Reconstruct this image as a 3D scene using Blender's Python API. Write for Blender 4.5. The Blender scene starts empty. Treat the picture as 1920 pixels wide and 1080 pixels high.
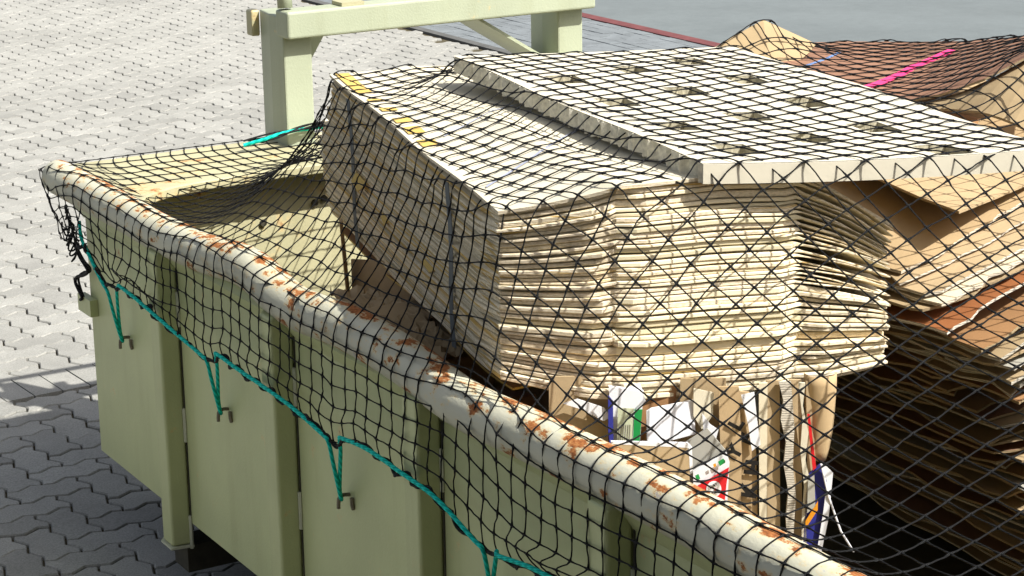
import bpy, bmesh, math, random
import numpy as np
from mathutils import Vector, Matrix

random.seed(7)
rng = np.random.default_rng(7)
scene = bpy.context.scene
COL = scene.collection

# ------------------------------------------------------------------ camera
cam_d = bpy.data.cameras.new('camera')
cam_d.sensor_width = 36.0
cam_d.lens = 76.33
cam_d.clip_start = 0.05
cam_d.clip_end = 2000.0
cam = bpy.data.objects.new('camera', cam_d)
COL.objects.link(cam)
cR = Vector((0.8607, -0.5089, -0.0146)).normalized()
pit, yaw, rol = 0.27436, 0.53416, -0.015158
hd = Vector((math.sin(yaw) * math.cos(pit), math.cos(yaw) * math.cos(pit), -math.sin(pit)))
r0 = Vector((math.cos(yaw), -math.sin(yaw), 0))
u0 = r0.cross(hd)
cR = r0 * math.cos(rol) + u0 * math.sin(rol)
cU = -r0 * math.sin(rol) + u0 * math.cos(rol)
CAM = Vector((-2.142, -6.287, 2.541))
m3 = Matrix((cR, cU, -hd)).transposed()
cam.matrix_world = Matrix.Translation(CAM) @ m3.to_4x4()
scene.camera = cam
FPX = 4070.8


def project(p):
    d = Vector(p) - CAM
    z = d.dot(hd)
    return 960 + FPX * d.dot(cR) / z, 540 - FPX * d.dot(cU) / z, z


# ------------------------------------------------------------------ light
SUN = Vector((0.40, -0.80, 1.0)).normalized()        # towards the sun
elev = math.asin(SUN.z)
world = bpy.data.worlds.new('World')
scene.world = world
world.use_nodes = True
wn = world.node_tree
sky = wn.nodes.new('ShaderNodeTexSky')
sky.sky_type = 'NISHITA'
sky.sun_disc = False
sky.sun_elevation = elev
sky.sun_rotation = math.atan2(SUN.x, SUN.y)
sky.air_density = 0.8
sky.dust_density = 3.0
sky.ozone_density = 0.6
bg = wn.nodes['Background']
bg.inputs['Strength'].default_value = 0.118
hsv = wn.nodes.new('ShaderNodeHueSaturation')      # a pale, hazy summer sky
hsv.inputs['Saturation'].default_value = 0.5
wn.links.new(sky.outputs['Color'], hsv.inputs['Color'])
wn.links.new(hsv.outputs['Color'], bg.inputs['Color'])
sun_d = bpy.data.lights.new('sun', 'SUN')
sun_d.energy = 4.8
sun_d.angle = math.radians(0.53)
sun_d.color = (1.0, 0.975, 0.92)
sun = bpy.data.objects.new('sun', sun_d)
sun.rotation_euler = SUN.to_track_quat('Z', 'Y').to_euler()
COL.objects.link(sun)
scene.view_settings.view_transform = 'Standard'
scene.view_settings.look = 'None'
scene.view_settings.gamma = 1.0
scene.view_settings.use_curve_mapping = False
scene.view_settings.exposure = 0.72
scene.cycles.max_bounces = 6
scene.cycles.diffuse_bounces = 3


# ------------------------------------------------------------------ helpers
class MB:
    """collects vertices and faces for one mesh object"""

    def __init__(self):
        self.v, self.f, self.m, self.uv = [], [], [], None

    def add(self, vs, fs, mi=0):
        o = len(self.v)
        self.v.extend([tuple(p) for p in vs])
        self.f.extend([tuple(i + o for i in q) for q in fs])
        self.m.extend([mi] * len(fs))
        return self

    def box(self, x0, x1, y0, y1, z0, z1, mi=0):
        vs = [(x0, y0, z0), (x1, y0, z0), (x1, y1, z0), (x0, y1, z0), (x0, y0, z1), (x1, y0, z1), (x1, y1, z1), (x0, y1, z1)]
        return self.add(vs, [(0, 3, 2, 1), (4, 5, 6, 7), (0, 1, 5, 4), (1, 2, 6, 5), (2, 3, 7, 6), (3, 0, 4, 7)], mi)

    def prism(self, poly, d, mi=0, me=None):
        """poly: 3-D polygon, d: thickness vector"""
        n = len(poly)
        d = Vector(d)
        a = [Vector(p) for p in poly]
        vs = a + [p + d for p in a]
        nrm = sum(((a[i] - a[0]).cross(a[(i + 1) % n] - a[0]) for i in range(1, n - 1)), Vector())
        fs = [tuple(range(n - 1, -1, -1)), tuple(range(n, 2 * n))]
        sd = [(i, (i + 1) % n, n + (i + 1) % n, n + i) for i in range(n)]
        if nrm.dot(d) < 0:
            fs = [q[::-1] for q in fs]
            sd = [q[::-1] for q in sd]
        self.add(vs, fs, mi)
        o = len(self.v) - 2 * n
        self.f.extend([tuple(i + o for i in q) for q in sd])
        self.m.extend([mi if me is None else me] * n)
        return self

    def tube(self, pts, r, n=8, cap=True, mi=0):
        pts = [Vector(p) for p in pts]
        rr = r if hasattr(r, '__len__') else [r] * len(pts)
        vs, fs = [], []
        ref = None
        for i, p in enumerate(pts):
            t = (pts[min(i + 1, len(pts) - 1)] - pts[max(i - 1, 0)]).normalized()
            if ref is None:
                ref = Vector((0, 0, 1)) if abs(t.z) < .9 else Vector((1, 0, 0))
            a = t.cross(ref)
            if a.length < 1e-5:
                a = t.cross(Vector((.3, .5, .8)))
            a.normalize()
            b = a.cross(t).normalized()
            ref = b
            for k in range(n):
                an = 2 * math.pi * k / n
                vs.append(p + (a * math.cos(an) + b * math.sin(an)) * rr[i])
        for i in range(len(pts) - 1):
            for k in range(n):
                k2 = (k + 1) % n
                fs.append((i * n + k, i * n + k2, (i + 1) * n + k2, (i + 1) * n + k))
        if cap:
            fs.append(tuple(range(n - 1, -1, -1)))
            fs.append(tuple((len(pts) - 1) * n + k for k in range(n)))
        return self.add(vs, fs, mi)

    def grid(self, P, mi=0):
        """P: rows x cols array of points, one sheet"""
        P = np.asarray(P)
        a, b = P.shape[:2]
        vs = P.reshape(-1, 3)
        fs = [(i * b + j, i * b + j + 1, (i + 1) * b + j + 1, (i + 1) * b + j) for i in range(a - 1) for j in range(b - 1)]
        return self.add(vs, fs, mi)

    def slab(self, P, d, mi=0, me=1):
        """thick sheet: grid P and its copy moved by d, with edges"""
        P = np.asarray(P, float)
        a, b = P.shape[:2]
        Q = P + np.asarray(d, float)
        n = a * b
        vs = np.concatenate([P.reshape(-1, 3), Q.reshape(-1, 3)])
        top, bot, ed = [], [], []
        for i in range(a - 1):
            for j in range(b - 1):
                q = (i * b + j, i * b + j + 1, (i + 1) * b + j + 1, (i + 1) * b + j)
                top.append(q)
                bot.append(tuple(n + k for k in q[::-1]))
        rim = [j for j in range(b)] + [i * b + b - 1 for i in range(1, a)] + [(a - 1) * b + j for j in range(b - 2, -1, -1)] + [i * b for i in range(a - 2, 0, -1)]
        for k in range(len(rim)):
            p, q = rim[k], rim[(k + 1) % len(rim)]
            ed.append((q, p, n + p, n + q))
        self.add(vs, top + bot, mi)
        o = len(self.v) - 2 * n
        self.f.extend([tuple(i + o for i in q) for q in ed])
        self.m.extend([me] * len(ed))
        return self

    def mesh(self, name, mats):
        me = bpy.data.meshes.new(name)
        me.from_pydata([tuple(map(float, p)) for p in self.v], [], self.f)
        for m in (mats if isinstance(mats, (list, tuple)) else [mats]):
            me.materials.append(m)
        me.polygons.foreach_set('material_index', self.m)
        me.update()
        return me

    def build(self, name, mats, parent=None, smooth=False, loc=None):
        me = self.mesh(name, mats)
        if smooth:
            me.polygons.foreach_set('use_smooth', [True] * len(me.polygons))
        return link(name, me, parent, loc)


def link(name, me, parent=None, loc=None):
    o = bpy.data.objects.new(name, me)
    COL.objects.link(o)
    if loc is not None:
        o.location = loc
    if parent is not None:
        o.parent = parent
    return o


def tag(o, label=None, cat=None, group=None, kind=None):
    if label:
        o['label'] = label
    if cat:
        o['category'] = cat
    if group:
        o['group'] = group
    if kind:
        o['kind'] = kind
    return o


def bevel(o, w=.004, seg=2):
    m = o.modifiers.new('bevel', 'BEVEL')
    m.width = w
    m.segments = seg
    m.limit_method = 'ANGLE'
    m.angle_limit = math.radians(40)
    return o


# ------------------------------------------------------------------ materials
def new_mat(name, rough=.7, spec=.3):
    m = bpy.data.materials.new(name)
    m.use_nodes = True
    b = m.node_tree.nodes['Principled BSDF']
    b.inputs['Roughness'].default_value = rough
    b.inputs['Specular IOR Level'].default_value = spec
    return m, m.node_tree, b


def nd(t, typ, **kw):
    n = t.nodes.new(typ)
    for k, v in kw.items():
        if k in n.inputs:
            n.inputs[k].default_value = v
        else:
            setattr(n, k, v)
    return n


def coords(t, scale=(1, 1, 1), rot=(0, 0, 0), kind='Object', obj_random=True):
    tc = t.nodes.new('ShaderNodeTexCoord')
    mp = t.nodes.new('ShaderNodeMapping')
    mp.inputs['Scale'].default_value = scale
    mp.inputs['Rotation'].default_value = rot
    t.links.new(tc.outputs[kind], mp.inputs['Vector'])
    if obj_random:
        oi = t.nodes.new('ShaderNodeObjectInfo')
        mu = nd(t, 'ShaderNodeMath', operation='MULTIPLY')
        mu.inputs[1].default_value = 37.0
        t.links.new(oi.outputs['Random'], mu.inputs[0])
        t.links.new(mu.outputs[0], mp.inputs['Location'])
    return mp.outputs['Vector']


def noise(t, vec, scale=5, detail=4, rough=.6):
    n = nd(t, 'ShaderNodeTexNoise', Scale=scale, Detail=detail, Roughness=rough)
    t.links.new(vec, n.inputs['Vector'])
    return n.outputs['Fac']


def ramp(t, fac, stops):
    r = t.nodes.new('ShaderNodeValToRGB')
    el = r.color_ramp.elements
    while len(el) < len(stops):
        el.new(.5)
    for e, (p, c) in zip(el, stops):
        e.position = p
        e.color = (*c, 1) if len(c) == 3 else c
    t.links.new(fac, r.inputs['Fac'])
    return r.outputs['Color']


def mixc(t, fac, a, b, mode='MIX'):
    m = nd(t, 'ShaderNodeMix', data_type='RGBA', blend_type=mode)
    for s, v in ((0, fac), (6, a), (7, b)):
        if hasattr(v, 'links') or hasattr(v, 'is_linked'):
            t.links.new(v, m.inputs[s])
        elif s == 0:
            m.inputs[0].default_value = v
        else:
            m.inputs[s].default_value = (*v, 1)
    return m.outputs[2]


def bump(t, b, fac, strength=.3, dist=.01):
    n = nd(t, 'ShaderNodeBump', Strength=strength, Distance=dist)
    t.links.new(fac, n.inputs['Height'])
    t.links.new(n.outputs['Normal'], b.inputs['Normal'])


def simple(name, c, rough=.7, var=.12, nscale=8, bumps=.15, spec=.3, objvar=.0, grain=60, bd=.004, speck=0):
    m, t, b = new_mat(name, rough, spec)
    v = coords(t)
    f = noise(t, v, nscale, 5)
    lo = tuple(x * (1 - var) for x in c)
    hi = tuple(min(1, x * (1 + var)) for x in c)
    col = ramp(t, f, [(.3, lo), (.7, hi)])
    if speck:
        col = mixc(t, 1.0, col, ramp(t, noise(t, v, 170, 3, .7), [(.35, (1 - speck,) * 3), (.6, (1, 1, 1))]), 'MULTIPLY')
        col = mixc(t, 1.0, col, ramp(t, noise(t, v, 1.1, 4, .6), [(.35, (.88, .88, .88)), (.6, (1, 1, 1))]), 'MULTIPLY')
    if objvar:
        oi = t.nodes.new('ShaderNodeObjectInfo')
        lo2 = (1 - objvar,) * 3
        rc = ramp(t, oi.outputs['Random'], [(0, lo2), (1, (1, 1, 1))])
        col = mixc(t, 1.0, col, rc, 'MULTIPLY')
    t.links.new(col, b.inputs['Base Color'])
    if bumps:
        bump(t, b, noise(t, v, grain, 3), bumps, bd)
    return m


def paint_mat(name, base, rust_lo=.62, rust_hi=.66, scale=9, dirt=.12, rough=.45, stretch=(1, 1, 1), bare=False):
    m, t, b = new_mat(name, rough, .35)
    v = coords(t, stretch, obj_random=False)
    f1 = noise(t, v, 2.2, 5)
    lo = tuple(x * (1 - dirt) for x in base)
    hi = tuple(min(1, x * (1 + dirt * .7)) for x in base)
    col = ramp(t, f1, [(.3, lo), (.7, hi)])
    # vertical runs of grime
    vs = coords(t, (9, 9, .9), obj_random=False)
    col = mixc(t, 1.0, col, ramp(t, noise(t, vs, 1.2, 5), [(.25, (.90, .89, .85)), (.5, (1, 1, 1))]), 'MULTIPLY')
    n2 = noise(t, v, scale, 9, .68)
    chip = noise(t, coords(t, (30, 30, 11), obj_random=False), 1.0, 6, .7)
    col = mixc(t, ramp(t, chip, [(.69, (0, 0, 0)), (.71, (.7, .7, .7))]), col, (.60, .55, .38))
    if bare:                        # the upper inner side, scraped by every load, has rusted most
        sx = t.nodes.new('ShaderNodeSeparateXYZ')
        t.links.new(coords(t, obj_random=False), sx.inputs[0])
        ad = nd(t, 'ShaderNodeMath', operation='MULTIPLY_ADD')
        ad.inputs[1].default_value = 1.5
        t.links.new(sx.outputs['X'], ad.inputs[0])
        t.links.new(n2, ad.inputs[2])
        n2 = ad.outputs[0]
    mask = ramp(t, n2, [(rust_lo, (0, 0, 0)), (rust_hi, (1, 1, 1))])
    rustc = ramp(t, noise(t, v, scale * 6, 4), [(.25, (.10, .035, .012)), (.5, (.30, .10, .025)), (.75, (.50, .24, .08))])
    halo = ramp(t, n2, [(rust_lo - .055, (0, 0, 0)), (rust_lo, (1, 1, 1))])
    col = mixc(t, halo, col, mixc(t, .55, col, (.62, .47, .22)))
    if bare:
        n3 = noise(t, v, scale * .8, 8, .7)
        col = mixc(t, ramp(t, n3, [(.63, (0, 0, 0)), (.67, (.8, .8, .8))]), col, (.36, .36, .37))
    col = mixc(t, mask, col, rustc)
    t.links.new(col, b.inputs['Base Color'])
    rr = ramp(t, mask, [(0, (rough,) * 3), (1, (.9,) * 3)])
    t.links.new(rr, b.inputs['Roughness'])
    inv = nd(t, 'ShaderNodeMath', operation='MULTIPLY_ADD')
    inv.inputs[1].default_value = -.6
    t.links.new(mask, inv.inputs[0])
    t.links.new(noise(t, v, 140, 3), inv.inputs[2])
    bump(t, b, inv.outputs[0], .22, .004)
    return m


M_PAINT = paint_mat('olive_paint', (.50, .53, .27), .675, .705, 9)
M_RAIL = paint_mat('rail_paint', (.53, .515, .395), .515, .55, 25, .10, rough=.62, stretch=(1, .55, 1), bare=True)
M_LIP = paint_mat('lip_paint', (.44, .41, .25), .60, .66, 6)
M_FRAME = paint_mat('frame_paint', (.375, .405, .285), .70, .73, 8)
M_RUST = simple('rust', (.26, .10, .035), .9, .4, 30, .4)
M_WELD = simple('weld_bead', (.52, .52, .38), .5, .1, 60, .3)
M_HOOK = simple('hook_steel', (.19, .16, .11), .6, .3, 60, .3)
M_DARKSTEEL_SHADE = simple('dark_steel_and_shade', (.05, .045, .03), .8, .3, 20, .2)  # dark steel, also the painted shade of cross members and wall holes

M_PAVER = simple('concrete_paver', (.375, .368, .335), .9, .10, 5, .5, .15, objvar=.2, grain=260, bd=.003, speck=.30)
M_SAND = simple('joint_sand', (.085, .072, .045), .95, .35, 20, .4, .1)
M_BLOCK = simple('grey_block', (.165, .180, .187), .9, .18, 6, .4, .15, grain=200)
M_KERB = simple('kerb_stone', (.10, .10, .095), .9, .2, 10, .3, .15)
M_REDK = simple('red_line', (.14, .05, .05), .9, .2, 12, .3, .15)
M_ASPH = simple('asphalt', (.158, .178, .180), .92, .05, 14, .5, .15, grain=180, speck=.16)

TAN = (.455, .34, .20)


def card_mat(name, c, edge=False, var=.10, objvar=.22, corr=0, rough=.85):
    m, t, b = new_mat(name, rough, .12)
    v = coords(t)
    f = noise(t, v, 6, 6)
    col = ramp(t, f, [(.3, tuple(x * (1 - var) for x in c)), (.7, tuple(min(.9, x * (1 + var)) for x in c))])
    if edge:
        # corrugated edge: fine plies along the sheet, torn and dirty in places
        w = nd(t, 'ShaderNodeTexWave', wave_type='BANDS', bands_direction='Z', Scale=corr or 95, Distortion=2.4, Detail=2)
        w.inputs['Detail Scale'].default_value = 2.0
        t.links.new(coords(t, (1, 1, 1), obj_random=False), w.inputs['Vector'])
        dark = tuple(x * .42 for x in c)
        col = mixc(t, ramp(t, w.outputs['Fac'], [(.15, (1, 1, 1)), (.5, (0, 0, 0))]), col, dark)
        spots = noise(t, coords(t, (5, 5, 60)), 3.0, 5)
        col = mixc(t, ramp(t, spots, [(.60, (0, 0, 0)), (.66, (.8, .8, .8))]), col, tuple(x * .5 for x in c))
    oi = t.nodes.new('ShaderNodeObjectInfo')
    rc = ramp(t, oi.outputs['Random'], [(0, (1 - objvar, 1 - objvar, 1 - objvar * 1.15)), (.55, (1, 1, 1)), (1, (1, .96, .9))])
    col = mixc(t, 1.0, col, rc, 'MULTIPLY')
    t.links.new(col, b.inputs['Base Color'])
    bump(t, b, noise(t, v, 70, 4), .15, .003)
    return m


M_TAN = card_mat('brown_card', TAN)
M_TANE = card_mat('brown_card_edge', (.50, .38, .23), True)
M_ORANGE = card_mat('orange_card', (.36, .20, .095))
M_DKBROWN = card_mat('red_brown_card', (.27, .15, .10), objvar=.1)
M_RUSSET = card_mat('russet_card', (.27, .105, .04), objvar=.1)
M_TORN = card_mat('torn_paper_edge', (.68, .62, .52), True, corr=60)
M_CREAM = card_mat('cream_card', (.65, .595, .455), objvar=.06)
M_GREYC = card_mat('grey_card', (.40, .385, .33))
M_WHITE = simple('white_paper', (.76, .76, .78), .6, .03, 6, .05)
M_BOARD = simple('white_honeycomb_card', (.59, .545, .43), .75, .04, 5, .12)
M_BLUEP = simple('blue_print', (.03, .035, .24), .5, .1, 6, 0)
M_GREENP = simple('green_print', (.015, .26, .06), .5, .1, 6, 0)
M_REDP = simple('red_print', (.55, .015, .02), .5, .1, 6, 0)
M_ORANGEP = simple('orange_print', (.75, .30, .02), .5, .1, 6, 0)
M_PALEG = simple('pale_green_print', (.50, .53, .36), .5, .06, 6, 0)
M_INK = simple('black_ink', (.012, .011, .010), .6, .1, 6, 0)
M_YELLOW = simple('yellow_card', (.58, .40, .11), .8, .12, 8, .1)
M_PINK = simple('pink_tape', (.80, .05, .20), .5, .1, 10, 0)
M_BLUET = simple('blue_tape', (.16, .26, .50), .5, .2, 14, 0)
M_BLUEPRINT = simple('faint_blue_print', (.36, .38, .46), .7, .12, 30, 0)
M_STRAP = simple('grey_strap', (.12, .135, .14), .5, .1, 20, 0)
M_GREYBOX = simple('grey_cover', (.34, .33, .29), .8, .1, 6, .1)


def bale_edge_mat(name, c, lines=120.0, yellow=.62, yz=75):
    """edge of a folded sheet: thin plies with grey dirt and stray yellow liners"""
    m, t, b = new_mat(name, .85, .12)
    vz = coords(t, (1.5, 1.5, lines), obj_random=False)
    ply = noise(t, vz, 1.6, 3, .7)
    col = ramp(t, ply, [(.32, tuple(x * .58 for x in c)), (.44, tuple(x * .92 for x in c)), (.58, c)])
    # flutes: little dashes along the ply
    fl = noise(t, coords(t, (110, 110, 200), obj_random=False), 1.0, 2)
    col = mixc(t, 1.0, col, ramp(t, fl, [(.36, (.80, .78, .72)), (.56, (1, 1, 1))]), 'MULTIPLY')
    yv = coords(t, (.9, .9, yz), obj_random=True)
    yn = noise(t, yv, 1.2, 3)
    col = mixc(t, ramp(t, yn, [(yellow, (0, 0, 0)), (yellow + .03, (.9, .9, .9))]), col, (.52, .34, .09))
    oi = t.nodes.new('ShaderNodeObjectInfo')
    col = mixc(t, 1.0, col, ramp(t, oi.outputs['Random'], [(0, (.78, .77, .74)), (.5, (1, 1, 1)), (1, (1, .95, .86))]), 'MULTIPLY')
    t.links.new(col, b.inputs['Base Color'])
    bump(t, b, ply, .5, .004)
    return m


M_BALE_SIDE = bale_edge_mat('bale_cut_edge', (.86, .76, .57), 190, .525, 95)
M_BALE_FRONT = bale_edge_mat('bale_folded_edge', (.85, .74, .56), 150, .64)
M_BALE_FOLD = card_mat('bale_fold', (.84, .73, .52), var=.10, objvar=.28)


def strand_mat(name, a, bcol, freq):
    m, t, b = new_mat(name, .7, .15)
    tc = t.nodes.new('ShaderNodeTexCoord')
    w = nd(t, 'ShaderNodeTexWave', wave_type='BANDS', bands_direction='DIAGONAL', Scale=freq, Distortion=0.5)
    t.links.new(tc.outputs['UV'], w.inputs['Vector'])
    col = ramp(t, w.outputs['Fac'], [(.35, a), (.75, bcol)])
    t.links.new(col, b.inputs['Base Color'])
    bump(t, b, w.outputs['Fac'], .6, .002)
    return m


M_NET = strand_mat('black_net_cord', (.002, .002, .002), (.020, .021, .022), 55)
M_ROPE = strand_mat('green_rope_fibre', (.0, .36, .28), (.01, .62, .50), 26)
M_CORD = strand_mat('black_edge_cord', (.003, .003, .003), (.03, .03, .03), 40)

# ------------------------------------------------------------------ ground
def plane_obj(name, x0, x1, y0, y1, z, mat, parent=None):
    return MB().add([(x0, y0, z), (x1, y0, z), (x1, y1, z), (x0, y1, z)], [(0, 1, 2, 3)]).build(name, mat, parent)


tag(plane_obj('ground', -300, 300, -300, 300, -.05, M_ASPH), kind='structure')
yard = tag(plane_obj('pavement', -9, 5.52, -9, 24, -.014, M_SAND), kind='structure')
apron = tag(plane_obj('block_pavement', 5.60, 6.86, -9, 24, -.012, M_SAND), kind='structure')
road = tag(plane_obj('road', 6.98, 300, -300, 300, 0.0, M_ASPH), kind='structure')
kerb = tag(MB().box(5.522, 5.598, -9, 24, -.05, .006).build('kerb', M_KERB), kind='structure')
redk = tag(MB().box(6.862, 6.978, -9, 24, -.05, .006).build('red_edge_strip', M_REDK), kind='structure')

UP = .1235                      # paver lattice unit
e1 = np.array([math.cos(math.radians(3.2)), math.sin(math.radians(3.2))])
e2 = np.array([e1[1], -e1[0]])
LO = np.array([-.0552, .1702])
HPROF = [(0, 0), (.28, .12), (.72, -.12), (1, 0)]


def hedge(i, j, n):             # n unit edges along e1 from node (i,j)
    return [(i + k + a, j + b) for k in range(n) for a, b in HPROF[:-1]] + [(i + n, j)]


def vedge(i, j, n):
    return [(i - b * .85, j + k + a) for k in range(n) for a, b in HPROF[:-1]] + [(i, j + n)]


def stone(w, h):
    o = hedge(0, 0, w)[:-1] + vedge(w, 0, h)[:-1] + hedge(0, h, w)[::-1][:-1] + vedge(0, h - h, h)[::-1][:-1]
    P = np.array(o)
    xy = (P[:, :1] * e1 + P[:, 1:] * e2) * UP
    if np.sum(xy[:, 0] * np.roll(xy[:, 1], -1) - xy[:, 1] * np.roll(xy[:, 0], -1)) < 0:
        xy = xy[::-1]

    def inset(d):
        a = np.roll(xy, 1, 0)
        c = np.roll(xy, -1, 0)
        t1 = xy - a
        t2 = c - xy
        n1 = np.stack([-t1[:, 1], t1[:, 0]], 1) / np.linalg.norm(t1, axis=1)[:, None]
        n2 = np.stack([-t2[:, 1], t2[:, 0]], 1) / np.linalg.norm(t2, axis=1)[:, None]
        n = n1 + n2
        n /= np.maximum(np.sum(n * n1, 1), .3)[:, None]
        return xy + n * d
    rings = [(inset(.0032), -.03), (inset(.0032), -.005), (inset(.0066), 0.0)]
    return rings


def stone_mb(w, h, off=(0, 0, 0), mb=None, tilt=(0, 0)):
    rings = stone(w, h)
    n = len(rings[0][0])
    c = rings[0][0].mean(0)
    vs = []
    for xy, z in rings:
        for p in xy:
            zz = z + (p[0] - c[0]) * tilt[0] + (p[1] - c[1]) * tilt[1]
            vs.append((p[0] + off[0], p[1] + off[1], zz + off[2]))
    fs = [tuple(2 * n + k for k in range(n))]
    for r in range(2):
        fs += [(r * n + k, r * n + (k + 1) % n, (r + 1) * n + (k + 1) % n, (r + 1) * n + k) for k in range(n)]
    mb = mb or MB()
    return mb.add(vs, fs)


ST = {(1, 2): stone_mb(1, 2), (2, 1): stone_mb(2, 1)}


def stone_fast(mb, kind, off, tilt):
    s = ST[kind]
    v = np.array(s.v)
    c = v[:, :2].mean(0)
    v[:, 2] += (v[:, :2] - c) @ np.array(tilt) + off[2]
    v[:, :2] += off[:2]
    o = len(mb.v)
    mb.v.extend(map(tuple, v))
    mb.f.extend([tuple(i + o for i in q) for q in s.f])
    mb.m.extend([0] * len(s.f))


OCC = [(95, 325), (150, 470), (172, 560), (190, 840), (310, 940), (480, 1085), (1930, 1085), (1930, 110), (1440, 45), (1000, 100), (600, 235), (480, 255)]


def inpoly(x, y, P):
    c = False
    for i in range(len(P)):
        x1, y1 = P[i]
        x2, y2 = P[i - 1]
        if (y1 > y) != (y2 > y) and x < (x2 - x1) * (y - y1) / (y2 - y1) + x1:
            c = not c
    return c


COURSE = (1.215, 1.425)          # a straight course of plain stones crosses the yard here


def course_y(x):
    return 1.225 + x * .0


cand = []
for a in range(-130, 131):
    for bq in range(-130, 131):
        base = a * np.array([-1, 1]) + bq * np.array([2, 2])
        for kind, o in (((1, 2), (0, 0)), ((2, 1), (-1, -1))):
            n = base + np.array(o)
            ctr = LO + ((n[0] + kind[0] / 2) * e1 + (n[1] + kind[1] / 2) * e2) * UP
            if not (-3.2 < ctr[0] < 5.47 and -3.2 < ctr[1] < 16.5):
                continue
            if 1.215 < ctr[1] - (ctr[0] * .056) < 1.375:
                continue
            off = LO + (n[0] * e1 + n[1] * e2) * UP
            px, py, d = project((ctr[0], ctr[1], 0))
            vis = d > .5 and -60 < px < 1980 and -40 < py < 1130 and not inpoly(px, py, OCC)
            cand.append((0 if vis else 1, d, kind, off, ctr))
cand.sort(key=lambda q: (q[0], q[1]))
PM = {k: ST[k].mesh('paver', M_PAVER) for k in ST}
bulk = MB()
for i, (nv, d, kind, off, ctr) in enumerate(cand):
    dz = random.uniform(-.002, .002)
    if i < 285 and nv == 0:
        o = link('paver', PM[kind], yard, (off[0], off[1], dz))
        o.rotation_euler = (random.uniform(-.012, .012), random.uniform(-.012, .012), 0)
    else:
        stone_fast(bulk, kind, (off[0], off[1], dz), (random.uniform(-.012, .012), random.uniform(-.012, .012)))
tag(bulk.build('far_pavers', M_PAVER, yard), kind='stuff')
# the straight course: plain stones side by side
brick = MB().prism([(.003, .003, -.03), (.107, .003, -.03), (.107, .247, -.03), (.003, .247, -.03)], (0, 0, .03)).mesh('course_stone', M_PAVER)
for k in range(-20, 48):
    x = -.0 + k * .11
    if x > 5.4:
        break
    o = link('course_stone', brick, yard, (x, 1.172 + x * .056, random.uniform(.004, .006)))
    o.rotation_euler = (0, 0, math.radians(3.2))
# grey block paving beyond the kerb
blk = MB()
for i in range(0, 12):
    for j in range(-10, 140):
        x = 5.605 + i * .105
        y = j * .21 + (.105 if i % 2 else 0)
        if not (1 < y < 18):
            continue
        dz = random.uniform(-.0025, .0025)
        g = .004 if random.random() < .8 else .008
        blk.box(x + g / 2, min(x + .105, 6.858) - g / 2, y + g, y + .21 - g, -.03, dz)
tag(blk.build('grey_blocks', M_BLOCK, apron), kind='stuff')

# ------------------------------------------------------------------ the skip (roll-off container)
RZ = 1.07
RR = .054
LEN = -5.9
skip = tag(bpy.data.objects.new('skip_container', None), 'pale olive steel skip loaded with waste cardboard under a net', 'skip container')
COL.objects.link(skip)


RAILK = [(.2, 0), (0, .0), (-.45, .0), (-.75, -.004), (-1.08, .006), (-1.34, .036), (-1.60, -.010), (-1.90, .014), (-2.2, .008), (-2.46, -.020), (-2.8, -.004), (-3.2, .004), (-3.8, 0), (-6, 0)]


def rail_z(y):
    k = RAILK
    ys = [a for a, b in k][::-1]
    zs = [b for a, b in k][::-1]
    return float(np.interp(y, ys, zs))


wall = MB().box(.0, .006, LEN, -.138, .24, 1.03).build('side_wall', M_PAINT, skip)
MB().box(2.45, 2.456, LEN, -.138, .24, 1.03).build('side_wall', M_PAINT, skip)
MB().box(.008, 2.448, -.198, -.190, .24, 1.062).build('end_wall', M_LIP, skip)
MB().box(.008, 2.448, LEN, LEN + .01, .24, 1.05).build('end_wall', M_PAINT, skip)
MB().box(.008, 2.448, LEN + .012, -.132, .236, .25).build('floor', M_DARKSTEEL_SHADE, skip)
ys = np.arange(.085, LEN, -.06)
zs_ = np.convolve(np.pad([rail_z(y) for y in ys], 2, 'edge'), [.1, .25, .3, .25, .1], 'valid')
pts = [(0, .105, RZ - .004), (0, .100, RZ - .002)] + [(.25 * z, y, RZ + z) for y, z in zip(ys, zs_)]
MB().tube(pts, [.030, .046] + [RR] * len(ys), 24).build('top_rail', M_RAIL, skip, True)
MB().tube([(2.45, .1, RZ), (2.45, LEN, RZ)], RR, 16).build('top_rail', M_RAIL, skip, True)
# skirt between the rail and the wall
MB().prism([(-.030, -.12, RZ - .040), (-.001, -.12, RZ - .085), (-.001, LEN, RZ - .085), (-.030, LEN, RZ - .040)], (.02, 0, .02)).build('rail_skirt', M_PAINT, skip)
# flat top flange of the end wall with a curved gusset in the corner
fl = [(.03, .135), (2.44, .135), (2.44, -.31)]
fl += [(.55, -.312), (.40, -.318), (.28, -.330), (.21, -.345), (.15, -.375), (.10, -.41), (.054, -.475), (.03, -.475)]
o = MB().prism([(x, y, 1.064) for x, y in fl], (0, 0, .030)).build('end_flange', M_LIP, skip)
bevel(o, .004)
MB().box(.06, 2.44, .118, .132, .95, 1.062).build('flange_skirt', M_PAINT, skip)
MB().box(-.026, -.001, -.20, -.092, .690, .742).build('stop_block', M_PAINT, skip)
for x, y in [(.555, .905), (.768, .955), (.735, .945), (.95, .93)]:  # dark discs colour in the shade of holes in the end wall
    MB().tube([(x, -.200, y), (x, -.208, y)], .011, 10).build('hole_disc', M_DARKSTEEL_SHADE, skip)
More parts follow.
